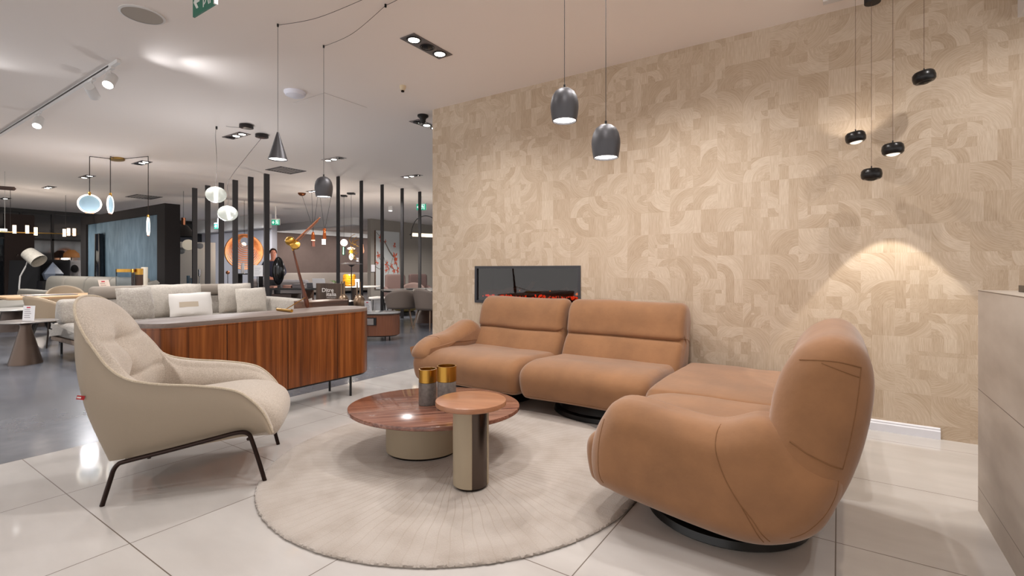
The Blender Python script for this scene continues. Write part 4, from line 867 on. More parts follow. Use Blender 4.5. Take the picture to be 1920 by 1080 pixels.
# candle chandelier at the left
a = pix(-30, 434, 11.5); b = pix(146, 439, 13.5)
t = thing('candle_bar_chandelier', 'long brass bar chandelier with small lit glass cylinders at the left', 'chandelier', (a+b)/2)
c0 = (a+b)/2; obj('bar', M().tube([a-c0, b-c0], .012, 8), BRASS, t)
for px, py in ((21, 427), (44, 426), (60, 431), (117, 433), (126, 430), (138, 430)):
    f = (px+30)/176; p = a.lerp(b, f)-c0; p.z += (436-py)*13/FP*.6; obj('glass_cylinder', M().lathe([(.035, -.10), (.035, .10)], 16, tuple(p)), LAMPWARM, t)
for f in (.25, .85): p = a.lerp(b, f)-c0; obj('suspension', M().tube([p, Vector((p.x, p.y, CEIL-c0.z))], .004, 6), CABLE, t)
point(c0.x, c0.y, c0.z-.3, 45, (1, .86, .74), .1)
a = pix(-25, 430, 10); b = pix(12, 431, 10); c0 = b
t = thing('tube_pendant', 'glowing white tube pendant at the left edge', 'pendant lamp', b); obj('tube', M().tube([a-c0, b-c0], .02, 10), TUBEW, t); q = pix(9, 400, 10)-c0; obj('cable', M().tube([Vector((q.x, q.y, 0)), Vector((q.x, q.y, CEIL-c0.z))], .004, 6), mat('white_cable', (200, 196, 190), .6), t)
a = pix(-30, 350, 9); b = pix(27, 354, 9); cL = (a+b)/2
t = thing('linear_ceiling_bar', 'brown linear bar hanging below the ceiling at the left edge', 'ceiling light', cL); obj('bar', M().tube([a-cL, b-cL], .035, 4), mat('brown_bar', (84, 66, 58), .5), t); obj('suspension', M().tube([(0, 0, .03), (0, 0, CEIL-cL.z)], .004, 6), CABLE, t)
# mushroom lamp with amber shade in the dark corner
p = pix(134, 475, 16.7); t = thing('amber_shade_lamp', 'amber wicker shade lamp glowing in the dark corner left of the partition', 'lamp', (p.x, p.y, 0)); obj('shade', M().lathe([(.22, p.z-.14), (.20, p.z), (.08, p.z+.12)], 32), mat('amber_wicker', (150, 104, 60), .7, emit=(180, 110, 50), estr=.12), t); obj('stem', M().tube([(0, 0, 0), (0, 0, p.z)], .015, 8), BLACK, t)
# ------------------------------------------------------------ middle of the hall
t = thing('walnut_console', 'long low walnut console behind the sideboard, below the shop sign', 'console', (-6.75, 4.72, 0))
obj('body', M().prism(rrect(.22, .36, .06), .12, .72), wood('walnut_console_wood', (62, 40, 28), (90, 58, 40), (112, 74, 52), 'y', 9, .06), t, bevel=.004)
for x in (-.15, .15):
    for y in (-.28, .28): obj('leg', M().lathe([(.015, 0), (.015, .12)], 10, (x, y, 0)), BLACK, t)
# oval ribbed cabinet
cL = onz(718, 632, 0); RIBW = mat('reddish_brown_ribbed', (132, 82, 58), .45)
p = pix(694, 612, 8.45)
t = thing('oval_cabinet', 'oval ribbed brown cabinet with a glass top behind the sideboard end', 'cabinet', (p.x, p.y, 0), FACE)
ov = [(.50*abs(math.cos(a))**.8*(1 if math.cos(a) > 0 else -1), .27*abs(math.sin(a))**.8*(1 if math.sin(a) > 0 else -1)) for a in [2*PI*i/200 for i in range(200)]]
obj('ribbed_body', M().prism([(x*(1+.006*(i % 4 < 2)), y*(1+.012*(i % 4 < 2))) for i, (x, y) in enumerate(ov)], .09, .43), RIBW, t, smooth=False)
obj('rim', M().prism([(x*1.02, y*1.02) for x, y in ov], .43, .452), DARKWOOD, t); obj('glass_top', slab(M(), [(x*1.04, y*1.04) for x, y in ov], .455, .475, .004), mat('pale_glass_top', (150, 150, 150), .08), t)
obj('plinth', M().prism([(x*.94, y*.94) for x, y in ov], .07, .09), BLACK, t)
obj('niche', M().box(-.12, .18, -.285, -.25, .27, .40), DP, t, smooth=False); obj('book_in_niche', M().box(-.02, .14, -.29, -.286, .28, .385), mat('pale_print', (150, 142, 140), .7), t)
for x in (-.3, .3):
    for y in (-.15, .15): obj('leg', M().lathe([(.012, 0), (.012, .07)], 10, (x, y, 0)), BLACK, t)
q = pix(690, 575, 8.3); price_card((q.x, q.y, .476), .11, .20, 'white price card leaning on the oval cabinet', FACE, .35)
BZ = mat('antique_bronze', (138, 116, 96), .35, .85)
for px, Y, r, lab in ((673.5, 8.35, .098, 'round bronze vase with thin twin necks at the right, on the oval cabinet'), (644, 8.6, .092, 'round bronze vase with thin twin necks partly covering the shop sign')):
    p = pix(px, 560, Y); t = thing('bronze_vase', lab, 'vase', (p.x, p.y, .476), FACE)
    obj('body', M().ball((0, 0, .165), r, 28, sz=1.45), BZ, t)
    for dx in (-.035, .015): obj('neck', M().lathe([(.018, .27), (.011, .32), (.011, .50), (.014, .52)], 12, (dx, 0, 0)), BZ, t)
# sign
p0, p1 = pix(594, 563, 9.4), pix(646, 563, 9.4); md_ = (p0+p1)/2
t = thing('console_table', 'black console table carrying the shop sign', 'table', (md_.x, md_.y, 0), FACE); obj('table_top', M().box(-.55, .45, -.2, .25, .57, .6), BLACK, t)
for x in (-.5, .4): obj('side_panel', M().box(x, x+.03, -.18, .22, 0, .57), BLACK, t)
t = thing('shop_sign', 'brown block sign with pale lettering behind the walnut console', 'sign', (md_.x, md_.y, .60), FACE)
wd = (p1-p0).length; ht = EYE-(531-HZ)/FP*9.4-.60
obj('board', M().box(-wd/2, wd/2, -.04, .04, 0, ht), wood('dark_sign_wood', (58, 44, 36), (74, 58, 48), (86, 68, 56), 'z', 12, .05, rough=.6), t, bevel=.003)
def text(s_, size, x, z, parent, mtl, y=-.043, name='lettering', ext=.001, bold=0):
    cu = bpy.data.curves.new(name, 'FONT'); cu.body = s_; cu.size = size; cu.extrude = ext; cu.offset = bold; tmp = bpy.data.objects.new('tmp', cu); COL.objects.link(tmp)
    bpy.context.view_layer.update(); me = bpy.data.meshes.new_from_object(tmp.evaluated_get(bpy.context.evaluated_depsgraph_get())); bpy.data.objects.remove(tmp)
    o = bpy.data.objects.new(name, me); COL.objects.link(o); o.parent = parent; me.materials.clear(); me.materials.append(mtl); o.location = (x, y, z); o.rotation_euler = (PI/2, 0, 0); return o
LET = mat('pale_letters', (214, 206, 200), .6)
text('Ditre', .105, -.155, ht-.165, t, LET, bold=.002); text('italia', .105, -.07, ht-.245, t, LET, bold=.002); text('MADE IN ITALY', .026, -.06, ht-.285, t, LET)
# black table with oval lamp
p = pix(552, 560, 11.9)
t = thing('black_display_table', 'long black display table under the black oval lamp', 'table', (p.x, p.y, 0), FACE)
obj('table_top', M().box(-.85, .75, -.3, .3, .72, .755), BLACK, t); obj('end_panel', M().box(.30, .36, -.28, .28, 0, .72), DARKWOOD, t)
for x, y in ((-.8, -.25), (-.8, .25), (.7, -.25), (.7, .25)): obj('leg', M().box(x-.025, x+.025, y-.025, y+.025, 0, .72), BLACK, t)
obj('drawer_box', M().box(-.42, .05, -.28, .26, .36, .62), mat('brown_box', (62, 48, 44), .6), t)
p = pix(522, 540, 11.75)
t = thing('black_oval_lamp', 'black egg-shaped disc lamp on a thin stem on the black table', 'lamp', (p.x, p.y, .756), FACE); obj('foot', M().lathe([(.07, 0), (.07, .012)], 24), BLACK, t); obj('stem', M().tube([(0, 0, .01), (0, 0, .2)], .01, 8), BLACK, t)
obj('oval_disc', M().ball((0, 0, .42), .145, 36, sz=2.35, sy=.45), mat('gloss_black', (8, 8, 10), .12), t)
PINKB = mat('dusty_pink_box', (168, 126, 112), .7)
for px, w_, h_, m_, lab in ((512, .12, .05, PINKB, 'dusty pink box on the black table, left of the oval lamp'), (541, .2, .07, PINKB, 'dusty pink box on the black table, right of the oval lamp'), (560, .24, .10, mat('grey_leather_bag', (104, 98, 100), .6), 'grey soft bag on the black table'), (585, .18, .13, mat('dark_grey_folder', (84, 84, 90), .6), 'dark grey folder stand on the black table')):
    p = pix(px, 540, 11.95); t = thing('display_box', lab, 'box', (p.x, p.y, .756), FACE+.05); obj('box_body', M().box(-w_/2, w_/2, -.1, .1, 0, h_*.75), m_, t, bevel=.008); obj('box_lid', M().box(-w_/2-.004, w_/2+.004, -.104, .104, h_*.75, h_), m_, t, bevel=.006)
p = pix(598, 540, 11.8); price_card((p.x, p.y, .756), .30, .24, 'pale card sheet propped at the right end of the black table', FACE, .3, lines=False)
# printed stand seen between the left slats
p = pix(484, 541, 11.4); t = thing('sign_stand', 'printed white notice on a thin floor stand between the left slats', 'notice', (p.x, p.y, 0), FACE)
obj('pole', M().lathe([(.01, .0), (.01, 1.05)], 8), CHROME, t); obj('foot', M().lathe([(.13, 0), (.13, .012)], 28), CHROME, t); obj('notice', M().box(-.11, .11, -.005, .005, 1.05, 1.31), PAPER, t, smooth=False)
q = M(); 
for k in range(6): q.box(-.08, .03+.02*(k % 3), -.0062, -.005, 1.09+k*.03, 1.094+k*.03)
obj('printed_lines', q, mat('grey_print', (120, 112, 120), .8), t, smooth=False)
# woven shell pendant
p = pix(458, 472, 14.2); cW = p
t = thing('bentwood_pendant', 'huge round bentwood shell pendant glowing orange behind the left slats', 'pendant lamp', p, FACE+.6)
BW = wood('bent_ash', (176, 112, 66), (206, 140, 88), (228, 168, 112), 'x', 6, .1, rough=.5)
shl = M()
for k in range(12):
    f = k/11; R_ = .50-.36*f; up_ = (.50-R_)*.80; w2 = .030; rr = []
    for off, dy in ((-w2/2, 0), (w2/2, -.012), (w2/2-.006, .004), (-w2/2, .012)):
        rr.append([((R_+off)*.94*math.cos(a), -.30*math.sin(f*PI/2)*(.75-.25*math.sin(a))+dy, up_+(R_+off)*math.sin(a)) for a in [2*PI*i/56 for i in range(56)]])
    shl.grid(rr+[rr[0]], True)
obj('bentwood_bands', shl, BW, t); obj('back_ring', M().tube([(.49*math.cos(a), .02, .50*math.sin(a)) for a in [2*PI*i/56 for i in range(56)]], .02, 8, True), BW, t)
obj('bulb', M().ball((0, .12, .22), .06, 20), LAMPWARM, t); obj('suspension', M().tube([(0, 0, .5), (0, 0, CEIL-p.z)], .006, 6), CABLE, t); point(p.x, p.y, p.z-.02, 40, (1, .88, .74), .1)
# other things behind the left slats
p = pix(344, 432, 12.5); t = thing('black_cone_pendant', 'wide black cone pendant between the partition and the first slat', 'pendant lamp', p); obj('shade', M().lathe([(.06, .14), (.10, .12), (.30, -.16), (.29, -.16), (.08, .10)], 40, cap=False), BLACK, t); obj('cap', M().lathe([(.045, .13), (.05, .32)], 16), COPPER, t); obj('cable', M().tube([(0, 0, .32), (0, 0, CEIL-p.z)], .005, 6), CABLE, t)
GD2 = mat('pale_disc_glass', (222, 216, 200), .3, emit=(255, 240, 214), estr=.25)
for px, py, r, m_, lab in ((353, 459, .145, GD2, 'large pale disc wall light left of the first slat'), (340, 470, .09, mat('smoked_disc', (120, 124, 128), .2), 'small smoked disc wall light below the large pale disc'), (375, 461, .08, mat('grey_disc', (150, 152, 156), .3), 'small grey disc wall light right of the first slat')):
    p = pix(px, py, 13.2); t = thing('disc_light', lab, 'wall lamp', p, FACE+.6, 'disc lights behind the left slats'); obj('disc', M().ball((0, 0, 0), r, 28, sy=.25), m_, t); obj('mount', M().tube([(0, .02, 0), (0, .3, 0)], .012, 8), CHROME, t)
p = pix(345, 470, 13.6)
t = thing('display_wall', 'narrow off-white display panel carrying the disc lights', 'display panel', (p.x, p.y, 0), FACE+.6); obj('panel', M().box(-.75, .75, 0, .06, 0, 1.98), mat('off_white_panel', (196, 194, 190), .8), t, smooth=False)
# low side table with candles
p = pix(356, 540, 12.7)
t = thing('dark_side_table', 'dark low table with candle holders between the first slats', 'table', (p.x, p.y, 0), FACE+.6); obj('table_top', M().box(-.4, .5, -.2, .2, .72, .75), BLACK, t)
for x in (-.36, .46): obj('leg', M().box(x-.02, x+.02, -.18, .18, 0, .72), BLACK, t)
BLG = mat('blue_glass', (120, 146, 164), .15, trans=.4)
for px, h_, m_, lab in ((353, .30, BLG, 'tall slim blue glass vase, left one'), (360, .24, mat('light_blue_glass', (150, 172, 188), .15, trans=.4), 'slim light blue glass vase, right one'), (374, .46, CHROME, 'silver candlestick between the first two slats')):
    p = pix(px, 540, 12.55); t = thing('candle_holder' if m_ is CHROME else 'slim_vase', lab, 'candlestick' if m_ is CHROME else 'vase', (p.x, p.y, .751)); obj('body', M().lathe([(.045, 0), (.045, .01), (.012, .03), (.012, h_*.6), (.03, h_*.62), (.03, h_), (.026, h_)], 16) if m_ is CHROME else M().lathe([(.035, 0), (.038, h_), (.034, h_), (.03, .02)], 16), m_, t)
p = pix(349, 546, 10.4); t = thing('grey_armchair', 'pale grey armchair just right of the partition end', 'chair', (p.x, p.y, 0), FACE+.5); obj('body', M().puff([(0, .2), (-.02, .45), (.3, .5), (.5, .82), (.62, .8), (.6, .2)], -.35, .35, .08, mp), mat('pale_blue_fabric', (168, 166, 174), .9), t); obj('base', M().lathe([(.22, 0), (.22, .02), (.03, .03), (.03, .2)], 24, (0, .3, 0)), CHROME, t)
# grey sofa row behind left slats
t = thing('distant_sofa', 'grey sofa seen through the left slats', 'sofa', (-14.2, 7.6, 0), 0); obj('body', M().puff([(0, .05), (0, .42), (.6, .46), (.68, .84), (.85, .84), (.9, .05)], -1.5, 1.6, .1, mp), mat('mid_grey_fabric', (128, 126, 130), .9), t); obj('plinth', M().box(-1.4, 1.5, .1, .8, 0, .05), BLACK, t)
t = thing('tall_console', 'narrow dark console in front of the bentwood pendant', 'console', (pix(460, 540, 12.6).x, pix(460, 540, 12.6).y, 0), FACE); obj('shelf', M().box(-.18, .4, -.15, .15, 1.08, 1.11), BLACK, t); obj('lower_shelf', M().box(-.18, .4, -.15, .15, .78, .80), BLACK, t)
for x in (-.17, .37): obj('leg', M().box(x, x+.02, -.14, .14, 0, 1.08), BLACK, t)
p = pix(455, 500, 12.6); t = thing('white_candle', 'white pillar candle on the narrow console', 'candle', (p.x, p.y, 1.111)); obj('wax', M().lathe([(.04, 0), (.04, .26), (.035, .27)], 20), PAPER, t); obj('wick', M().tube([(0, 0, .27), (0, 0, .29)], .003, 6), BLACK, t)
p = pix(427, 511, 13.2); t = thing('copper_ball', 'small copper globe on a stand between the left slats', 'ornament', (p.x, p.y, 0)); obj('ball', M().ball((0, 0, p.z), .05, 20), COPPER, t); obj('stand', M().lathe([(.08, 0), (.08, .01), (.008, .02), (.008, p.z-.04)], 16), BLACK, t)
# person
SKIN = mat('skin', (196, 130, 108), .6); NAVY = mat('navy_sweater', (34, 34, 50), .9, bump=.1); TROU = mat('dark_trousers', (30, 30, 34), .9); HAIR = mat('dark_hair', (60, 40, 32), .8)
P0 = pix(512, 540, 12.7)
t = thing('person', 'person in a navy sweater standing behind the black oval lamp, head bowed', 'person', (P0.x, P0.y, 0), FACE+PI+.5)
def skin(name, nodes, edges, mtl, parent, sub=2):
    me = bpy.data.meshes.new(name); me.from_pydata([n[0] for n in nodes], edges, []); o = bpy.data.objects.new(name, me); COL.objects.link(o); o.parent = parent
    o.modifiers.new('skin', 'SKIN'); 
    for i, n in enumerate(nodes): me.skin_vertices[0].data[i].radius = n[1] if isinstance(n[1], tuple) else (n[1], n[1])
    me.skin_vertices[0].data[0].use_root = True; s_ = o.modifiers.new('sub', 'SUBSURF'); s_.levels = s_.render_levels = sub; me.materials.append(mtl)
    bpy.context.view_layer.update(); mm = bpy.data.meshes.new_from_object(o.evaluated_get(bpy.context.evaluated_depsgraph_get())); o.modifiers.clear(); o.data = mm
    mm.polygons.foreach_set('use_smooth', [True]*len(mm.polygons)); return o
nd = [((0, 0, .95), (.15, .11)), ((0, -.01, 1.15), (.14, .10)), ((0, .02, 1.34), (.17, .11)), ((0, .04, 1.44), .065), ((0, .07, 1.50), .055), ((0, .09, 1.57), (.07, .085)), ((0, .10, 1.66), (.072, .088)), ((0, .09, 1.72), (.045, .05)),
      ((.19, .03, 1.38), .055), ((.27, .10, 1.14), .042), ((.20, .32, 1.05), .032), ((.17, .40, 1.04), (.036, .018)), ((-.19, .03, 1.38), .055), ((-.27, .10, 1.14), .042), ((-.20, .32, 1.05), .032), ((-.17, .40, 1.04), (.036, .018)),
      ((.09, 0, .88), .088), ((.10, .01, .50), .058), ((.10, -.02, .09), .04), ((.10, .12, .04), .035), ((-.09, 0, .88), .088), ((-.10, .01, .50), .058), ((-.10, -.02, .09), .04), ((-.10, .12, .04), .035)]
ed = [(0, 1), (1, 2), (2, 3), (3, 4), (4, 5), (5, 6), (6, 7), (2, 8), (8, 9), (9, 10), (10, 11), (2, 12), (12, 13), (13, 14), (14, 15), (0, 16), (16, 17), (17, 18), (18, 19), (0, 20), (20, 21), (21, 22), (22, 23)]
for s_ in (1, -1):
    k = 11 if s_ == 1 else 15
    for j, (dx, ln) in enumerate(((-.028, .065), (-.01, .075), (.009, .07), (.027, .055))):
        nd.append(((.17*s_+dx, .40+ln, 1.035), .008)); ed.append((k, len(nd)-1))
    nd.append(((.17*s_-.05*s_, .43, 1.04), .009)); ed.append((k, len(nd)-1))
skin('body', nd, ed, SKIN, t)
g = lambda r, a=.014: tuple(x+a for x in r) if isinstance(r, tuple) else (r+a, r+a)
sw = [nd[i] for i in (0, 1, 2, 8, 9, 10, 12, 13, 14)]; sw = [(p_, g(r_)) for p_, r_ in sw]; sw.append(((0, .035, 1.425), (.07, .07)))
skin('sweater', sw, [(0, 1), (1, 2), (2, 3), (3, 4), (4, 5), (2, 6), (6, 7), (7, 8), (2, 9)], NAVY, t)
tr = [(nd[i][0], g(nd[i][1], .016)) for i in (0, 16, 17, 18, 20, 21, 22)]; skin('trousers', tr, [(0, 1), (1, 2), (2, 3), (0, 4), (4, 5), (5, 6)], TROU, t)
obj('hair', M().add([tuple(Vector((0, .075, 1.665))+Vector((math.cos(a)*math.cos(b)*.088, math.sin(a)*math.cos(b)*.10-.012, math.sin(b)*.10))) for b in [(-.25+1.82*j/8) for j in range(9)] for a in [2*PI*i/20 for i in range(20)]],
    [(j*20+i, j*20+(i+1) % 20, (j+1)*20+(i+1) % 20, (j+1)*20+i) for j in range(8) for i in range(20) if not (j < 4 and 2 <= i <= 7)]), HAIR, t)
obj('nose', M().lathe([(.014, 0), (.002, .035)], 8).xf(RT((0, .17, 1.60), 0, .2)), SKIN, t)
for s_ in (-1, 1): obj('eye', M().ball((.028*s_, .168, 1.64), .009, 8), mat('eye_dark', (40, 30, 28), .3), t); obj('ear', M().ball((.078*s_, .085, 1.63), .02, 8, sx=.5), SKIN, t); obj('shoe', M().ball((.10*s_, .07, .035), .06, 14, sz=.6, sy=1.9), BLACK, t)
obj('mouth', M().box(-.02, .02, .160, .166, 1.572, 1.578), mat('lips', (160, 90, 84), .6), t)
# suspended lights in the middle
AMB = mat('amber_copper', (176, 96, 56), .25, .9, emit=(220, 110, 50), estr=.15)
cn = ceil_at(566, 362)
t = thing('copper_canopy', 'half-dome copper ceiling cap with a cord left of the amber pendants', 'ceiling cap', (cn.x, cn.y, CEIL)); obj('cap', M().ball((0, 0, 0), .10, 24, sz=.8), mat('brown_copper', (120, 72, 44), .3, .8), t)
q = pix(588, 432, 12.5)-cn; obj('cord', M().tube([(0, 0, -.05), q], .004, 6), CABLE, t)
for px, py, x0, x1, bl, lab in ((587, 449, 585, 595, 1, 'left amber glass tube pendant with a copper cap'), (608.5, 447, 601, 620, 2, 'right amber pendant with a white label hanging from it')):
    p = pix(px, py, 12.5); t = thing('amber_pendant', lab, 'pendant lamp', p, FACE)
    obj('copper_cap', M().lathe([(.012, .20), (.03, .17), (.042, .10), (.045, -.02)], 20), AMB, t)
    if bl == 1: obj('glass_tube', M().lathe([(.045, -.18), (.045, -.02)], 20), mat('brown_glass', (110, 66, 54), .15, trans=.3), t); obj('bright_rim', M().lathe([(.047, -.03), (.047, -.015)], 20), LAMPWARM, t)
    else: obj('ball_joint', M().ball((0, 0, .22), .045, 16), AMB, t); obj('label', M().box(-.05, .05, -.05, -.046, -.16, -.02), PAPER, t)
    for xx in (x0, x1):
        c_ = pix(xx, 378, 12.5)-p; e_ = Matrix.Rotation(-FACE, 3, 'Z') @ c_; e_ *= (CEIL-p.z)/e_.z; obj('cord', M().tube([(0, 0, .2), e_], .004, 6), CABLE, t)
p = pix(645, 455, 13.2); t = thing('globe_pendant', 'pink-white glowing globe with a green glass tube below it', 'pendant lamp', p, FACE)
obj('globe', M().ball((0, 0, 0), .095, 24), mat('pink_white_globe', (255, 230, 226), .4, emit=(255, 222, 216), estr=1.1), t); obj('green_tube', M().lathe([(.03, -.34), (.045, -.32), (.045, -.12), (.03, -.10)], 16), mat('black_green_glass', (22, 34, 30), .2), t); obj('lit_strip', M().box(-.012, .012, -.05, -.045, -.32, -.12), mat('green_glow', (150, 240, 190), .4, emit=(120, 230, 160), estr=1.2), t)
obj('cable', M().tube([(0, 0, .09), (0, 0, CEIL-p.z)], .004, 6), CABLE, t); obj('canopy', M().box(-.07, .07, -.07, .07, CEIL-p.z-.04, CEIL-p.z), BLACK, t)
p = pix(658.5, 466, 12.8); t = thing('stacked_glass_pendant', 'stacked pendant of white disc, yellow glass and glowing bulb', 'pendant lamp', p, FACE)
obj('white_disc', M().ball((0, 0, 0), .10, 24, sz=.36), mat('milky_disc', (255, 244, 230), .4, emit=(255, 236, 214), estr=.9), t); obj('yellow_glass', M().lathe([(.05, -.12), (.055, -.04)], 16), mat('yellow_glass', (226, 182, 40), .2, emit=(230, 180, 30), estr=.3), t)
obj('glass_bulb', M().ball((0, 0, -.21), .055, 20, sz=1.6), mat('lit_bulb', (255, 240, 214), .4, emit=(255, 226, 180), estr=2.4), t); obj('cable', M().tube([(0, 0, .03), (0, 0, CEIL-p.z)], .004, 6), CABLE, t); obj('canopy', M().box(-.09, .09, -.07, .07, CEIL-p.z-.04, CEIL-p.z), BLACK, t)
p = pix(680, 465, 12.2); t = thing('gold_wire_chandelier', 'chandelier of curved gold wires beside the thin slats', 'chandelier', p, FACE)
for k in range(9): a = -1.2+k*.3; rr = .22+.05*(k % 3); obj('gold_wire', M().tube([(-rr*math.cos(s_)*1.0, .1*math.sin(a*3), rr*math.sin(s_)*.5+.22*math.sin(a)) for s_ in [(-1.0+2.0*i/14) for i in range(15)]], .006, 6), BRASS, t)
obj('bulb', M().lathe([(.012, .10), (.02, .02), (.035, -.06), (.03, -.12), (1e-4, -.14)], 16), mat('peach_bulb', (240, 170, 130), .3, emit=(240, 160, 120), estr=.6), t); obj('cable', M().tube([(0, 0, .1), (0, 0, CEIL-p.z)], .004, 6), CABLE, t)
# floor lamp with disc top
p = pix(659, 494, 10.6); t = thing('disc_floor_lamp', 'black floor lamp with a flat translucent disc top', 'floor lamp', (p.x, p.y, 0)); obj('base', M().lathe([(.14, 0), (.14, .015)], 32), BLACK, t); obj('pole', M().lathe([(.010, .015), (.010, p.z-.04)], 10), BLACK, t)
obj('lamp_cup', M().lathe([(.02, p.z-.07), (.07, p.z-.035), (.068, p.z-.03)], 24), BLACK, t); obj('disc', M().lathe([(1e-4, p.z+.02), (.12, p.z+.016), (.24, p.z-.01), (.238, p.z-.016), (.1, p.z+.006), (1e-4, p.z+.01)], 48, cap=False), mat('smoky_disc', (150, 144, 146), .2, trans=.3), t)
# white table with yellow glass lamp
p = pix(665, 540, 13.6); t = thing('white_round_table', 'white topped table behind the disc floor lamp', 'table', (p.x, p.y, 0), FACE); obj('table_top', slab(M(), rrect(.70, .5, .4, 16), .72, .75, .008), MARB, t); obj('pedestal', M().lathe([(.28, 0), (.26, .02), (.07, .2), (.07, .72)], 32), PED, t)
p = pix(655, 530, 13.4); t = thing('yellow_glass_lamp', 'rounded amber-yellow glass lamp on the white table', 'lamp', (p.x, p.y, .751)); YG = mat('amber_glass', (206, 146, 32), .15, trans=.35, emit=(240, 170, 30), estr=.05)
obj('glass_body', M().lathe([(.12, 0), (.165, .05), (.175, .16), (.165, .28), (.15, .33), (.145, .33), (.16, .27)], 24), YG, t, smooth=False); rb = M()
for k in range(5): rb.tube([(.178*math.cos(a), .178*math.sin(a), .05+k*.06) for a in [2*PI*i/32 for i in range(32)]], .006, 6, True)
obj('ribs', rb, YG, t)
p = pix(671, 530, 13.2); price_card((p.x, p.y, .751), .14, .2, 'white card behind the yellow glass lamp', FACE, .25, lines=False)
p = pix(628, 538, 13.9); t = thing('leaf_bowl', 'white bowl with green leaves at the left end of the white table', 'bowl', (p.x, p.y, .751)); obj('bowl', M().lathe([(.08, 0), (.24, .07), (.235, .07), (.07, .015)], 32, cap=True), MARB, t); lf = M()
for k in range(7): a = k*.9; lf.add([(0, 0, .06), (.06*math.cos(a), .06*math.sin(a), .14), (.16*math.cos(a+.2), .16*math.sin(a+.2), .16), (.07*math.cos(a+.5), .07*math.sin(a+.5), .11)], [(0, 1, 2, 3)])
obj('leaves', lf, mat('leaf_green', (84, 104, 62), .6), t)
# upholstered bench wall behind
t = thing('banquette', 'pale upholstered bench along the brown wall', 'bench', (-21.9, 15.2, 0), PI/2); obj('backrest', M().puff([(-.3, .35), (-.32, .95), (-.25, 1.02), (-.12, 1.0), (-.1, .35)], -2.4, 3.2, .08, lambda a, b, w: Vector((w, -a-.5+.1, b))), mat('pale_taupe', (150, 140, 132), .9), t); obj('seat', M().box(-2.4, 3.2, -1.0, -.1, .1, .42), TAUPE, t, bevel=.04); obj('plinth', M().box(-2.3, 3.1, -.9, -.2, 0, .1), BLACK, t)
spot(-20.6, 13.9, 2.9, 60, (1, .94, .88), 80, .7, d=(-.9, .2, -.9))
for x in (-17.6, -19.3, -21): spot(x, 7.9, 3.0, 85, (.95, .96, 1), 95, .9, d=(0, .8, -.75))  # added spots with no fitting, brightening the pale back wall
for y in (12.8, 15.2, 17.6, 20): spot(-19.6, y, 3.1, 260, (1, .95, .92), 100, .8, d=(-.8, 0, -.6))  # more spots put in without fixtures to light up the brown far wall
# artwork with red flowers on the gallery wall
GX = -15.29; a = onu(703.5, 432, GX); b = onu(748, 436, GX); zt, zb = EYE+74/FP*17.8*1.02, EYE-36/FP*17.8
ay, by = a.y, b.y; a.z = onu(704, 432, GX).z; zb = onu(704, 542, GX).z
t = thing('flower_picture', 'tall white picture with orange-red flowers on dark branches', 'picture', (GX, (ay+by)/2, zb), PI/2)
pw, ph = by-ay, a.z-zb
obj('canvas', M().box(-pw/2, pw/2, -.03, 0, 0, ph), mat('pale_canvas', (196, 198, 196), .7), t, smooth=False); obj('side_frame', M().box(-pw/2-.03, -pw/2, -.035, 0, 0, ph), DARKWOOD, t, smooth=False)
BR = mat('branch_grey_brown', (112, 102, 92), .8); RED = mat('orange_red_paint', (206, 84, 50), .8)
def br(pts, r): return M().tube([((x-.5)*pw, -.036, (1-y)*ph) for x, y in pts], r, 5)
obj('painted_branch', br([(.02, .03), (.25, .14), (.38, .2), (.55, .34), (.72, .44)], [.008, .014, .02, .025, .03]), BR, t)
for pts in ([(.72, .44), (.85, .5)], [(.05, .36), (.15, .48), (.3, .52)], [(.3, .42), (.4, .55), (.62, .62), (.8, .68)], [(.0, .62), (.15, .66), (.28, .60)], [(.45, .5), (.42, .68)], [(.7, .46), (.6, .62), (.5, .74)], [(.75, .48), (.9, .62), (.95, .8)]): obj('painted_branch', br(pts, .009), BR, t)
random.seed(3)
for cx_, cy_, s_ in ((.2, .13, .1), (.38, .18, .06), (.78, .24, .08), (.1, .42, .09), (.24, .42, .07), (.05, .55, .07), (.8, .44, .14), (.84, .52, .12), (.45, .58, .1), (.42, .68, .07), (.65, .60, .08), (.75, .68, .09), (.92, .67, .09), (.6, .83, .08), (.8, .82, .07), (.5, .64, .06)):
    q = M()
    for k in range(5):
        an = k*1.257+random.random(); q.add([tuple(((cx_-.5)*pw+x*s_*pw, -.0385-.0007*k, (1-cy_)*ph+z*s_*pw*1.5)) for x, z in [(0, 0), (.5*math.cos(an-.4), .5*math.sin(an-.4)), (.95*math.cos(an), .95*math.sin(an)), (.5*math.cos(an+.4), .5*math.sin(an+.4))]], [(0, 1, 2, 3)])
    obj('painted_flower', q, RED, t, smooth=False)
p = onu(700, 502, GX); tag(obj('wall_card', M().box(GX, GX+.02, p.y-.12, p.y+.12, p.z-.16, p.z+.12), PAPER, smooth=False), 'small white plate on the wall at the left of the flower picture', 'wall plate')
p = pix(670, 487, 17); tag(obj('wall_switch', M().box(-.07, .07, -.02, .02, -.11, .11), PAPER, smooth=False, loc=(-22.38, onu(670, 487, -22.38).y, onu(670, 487, -22.38).z), rz=PI/2), 'small white switch plate on the brown wall above the disc lamp', 'switch')
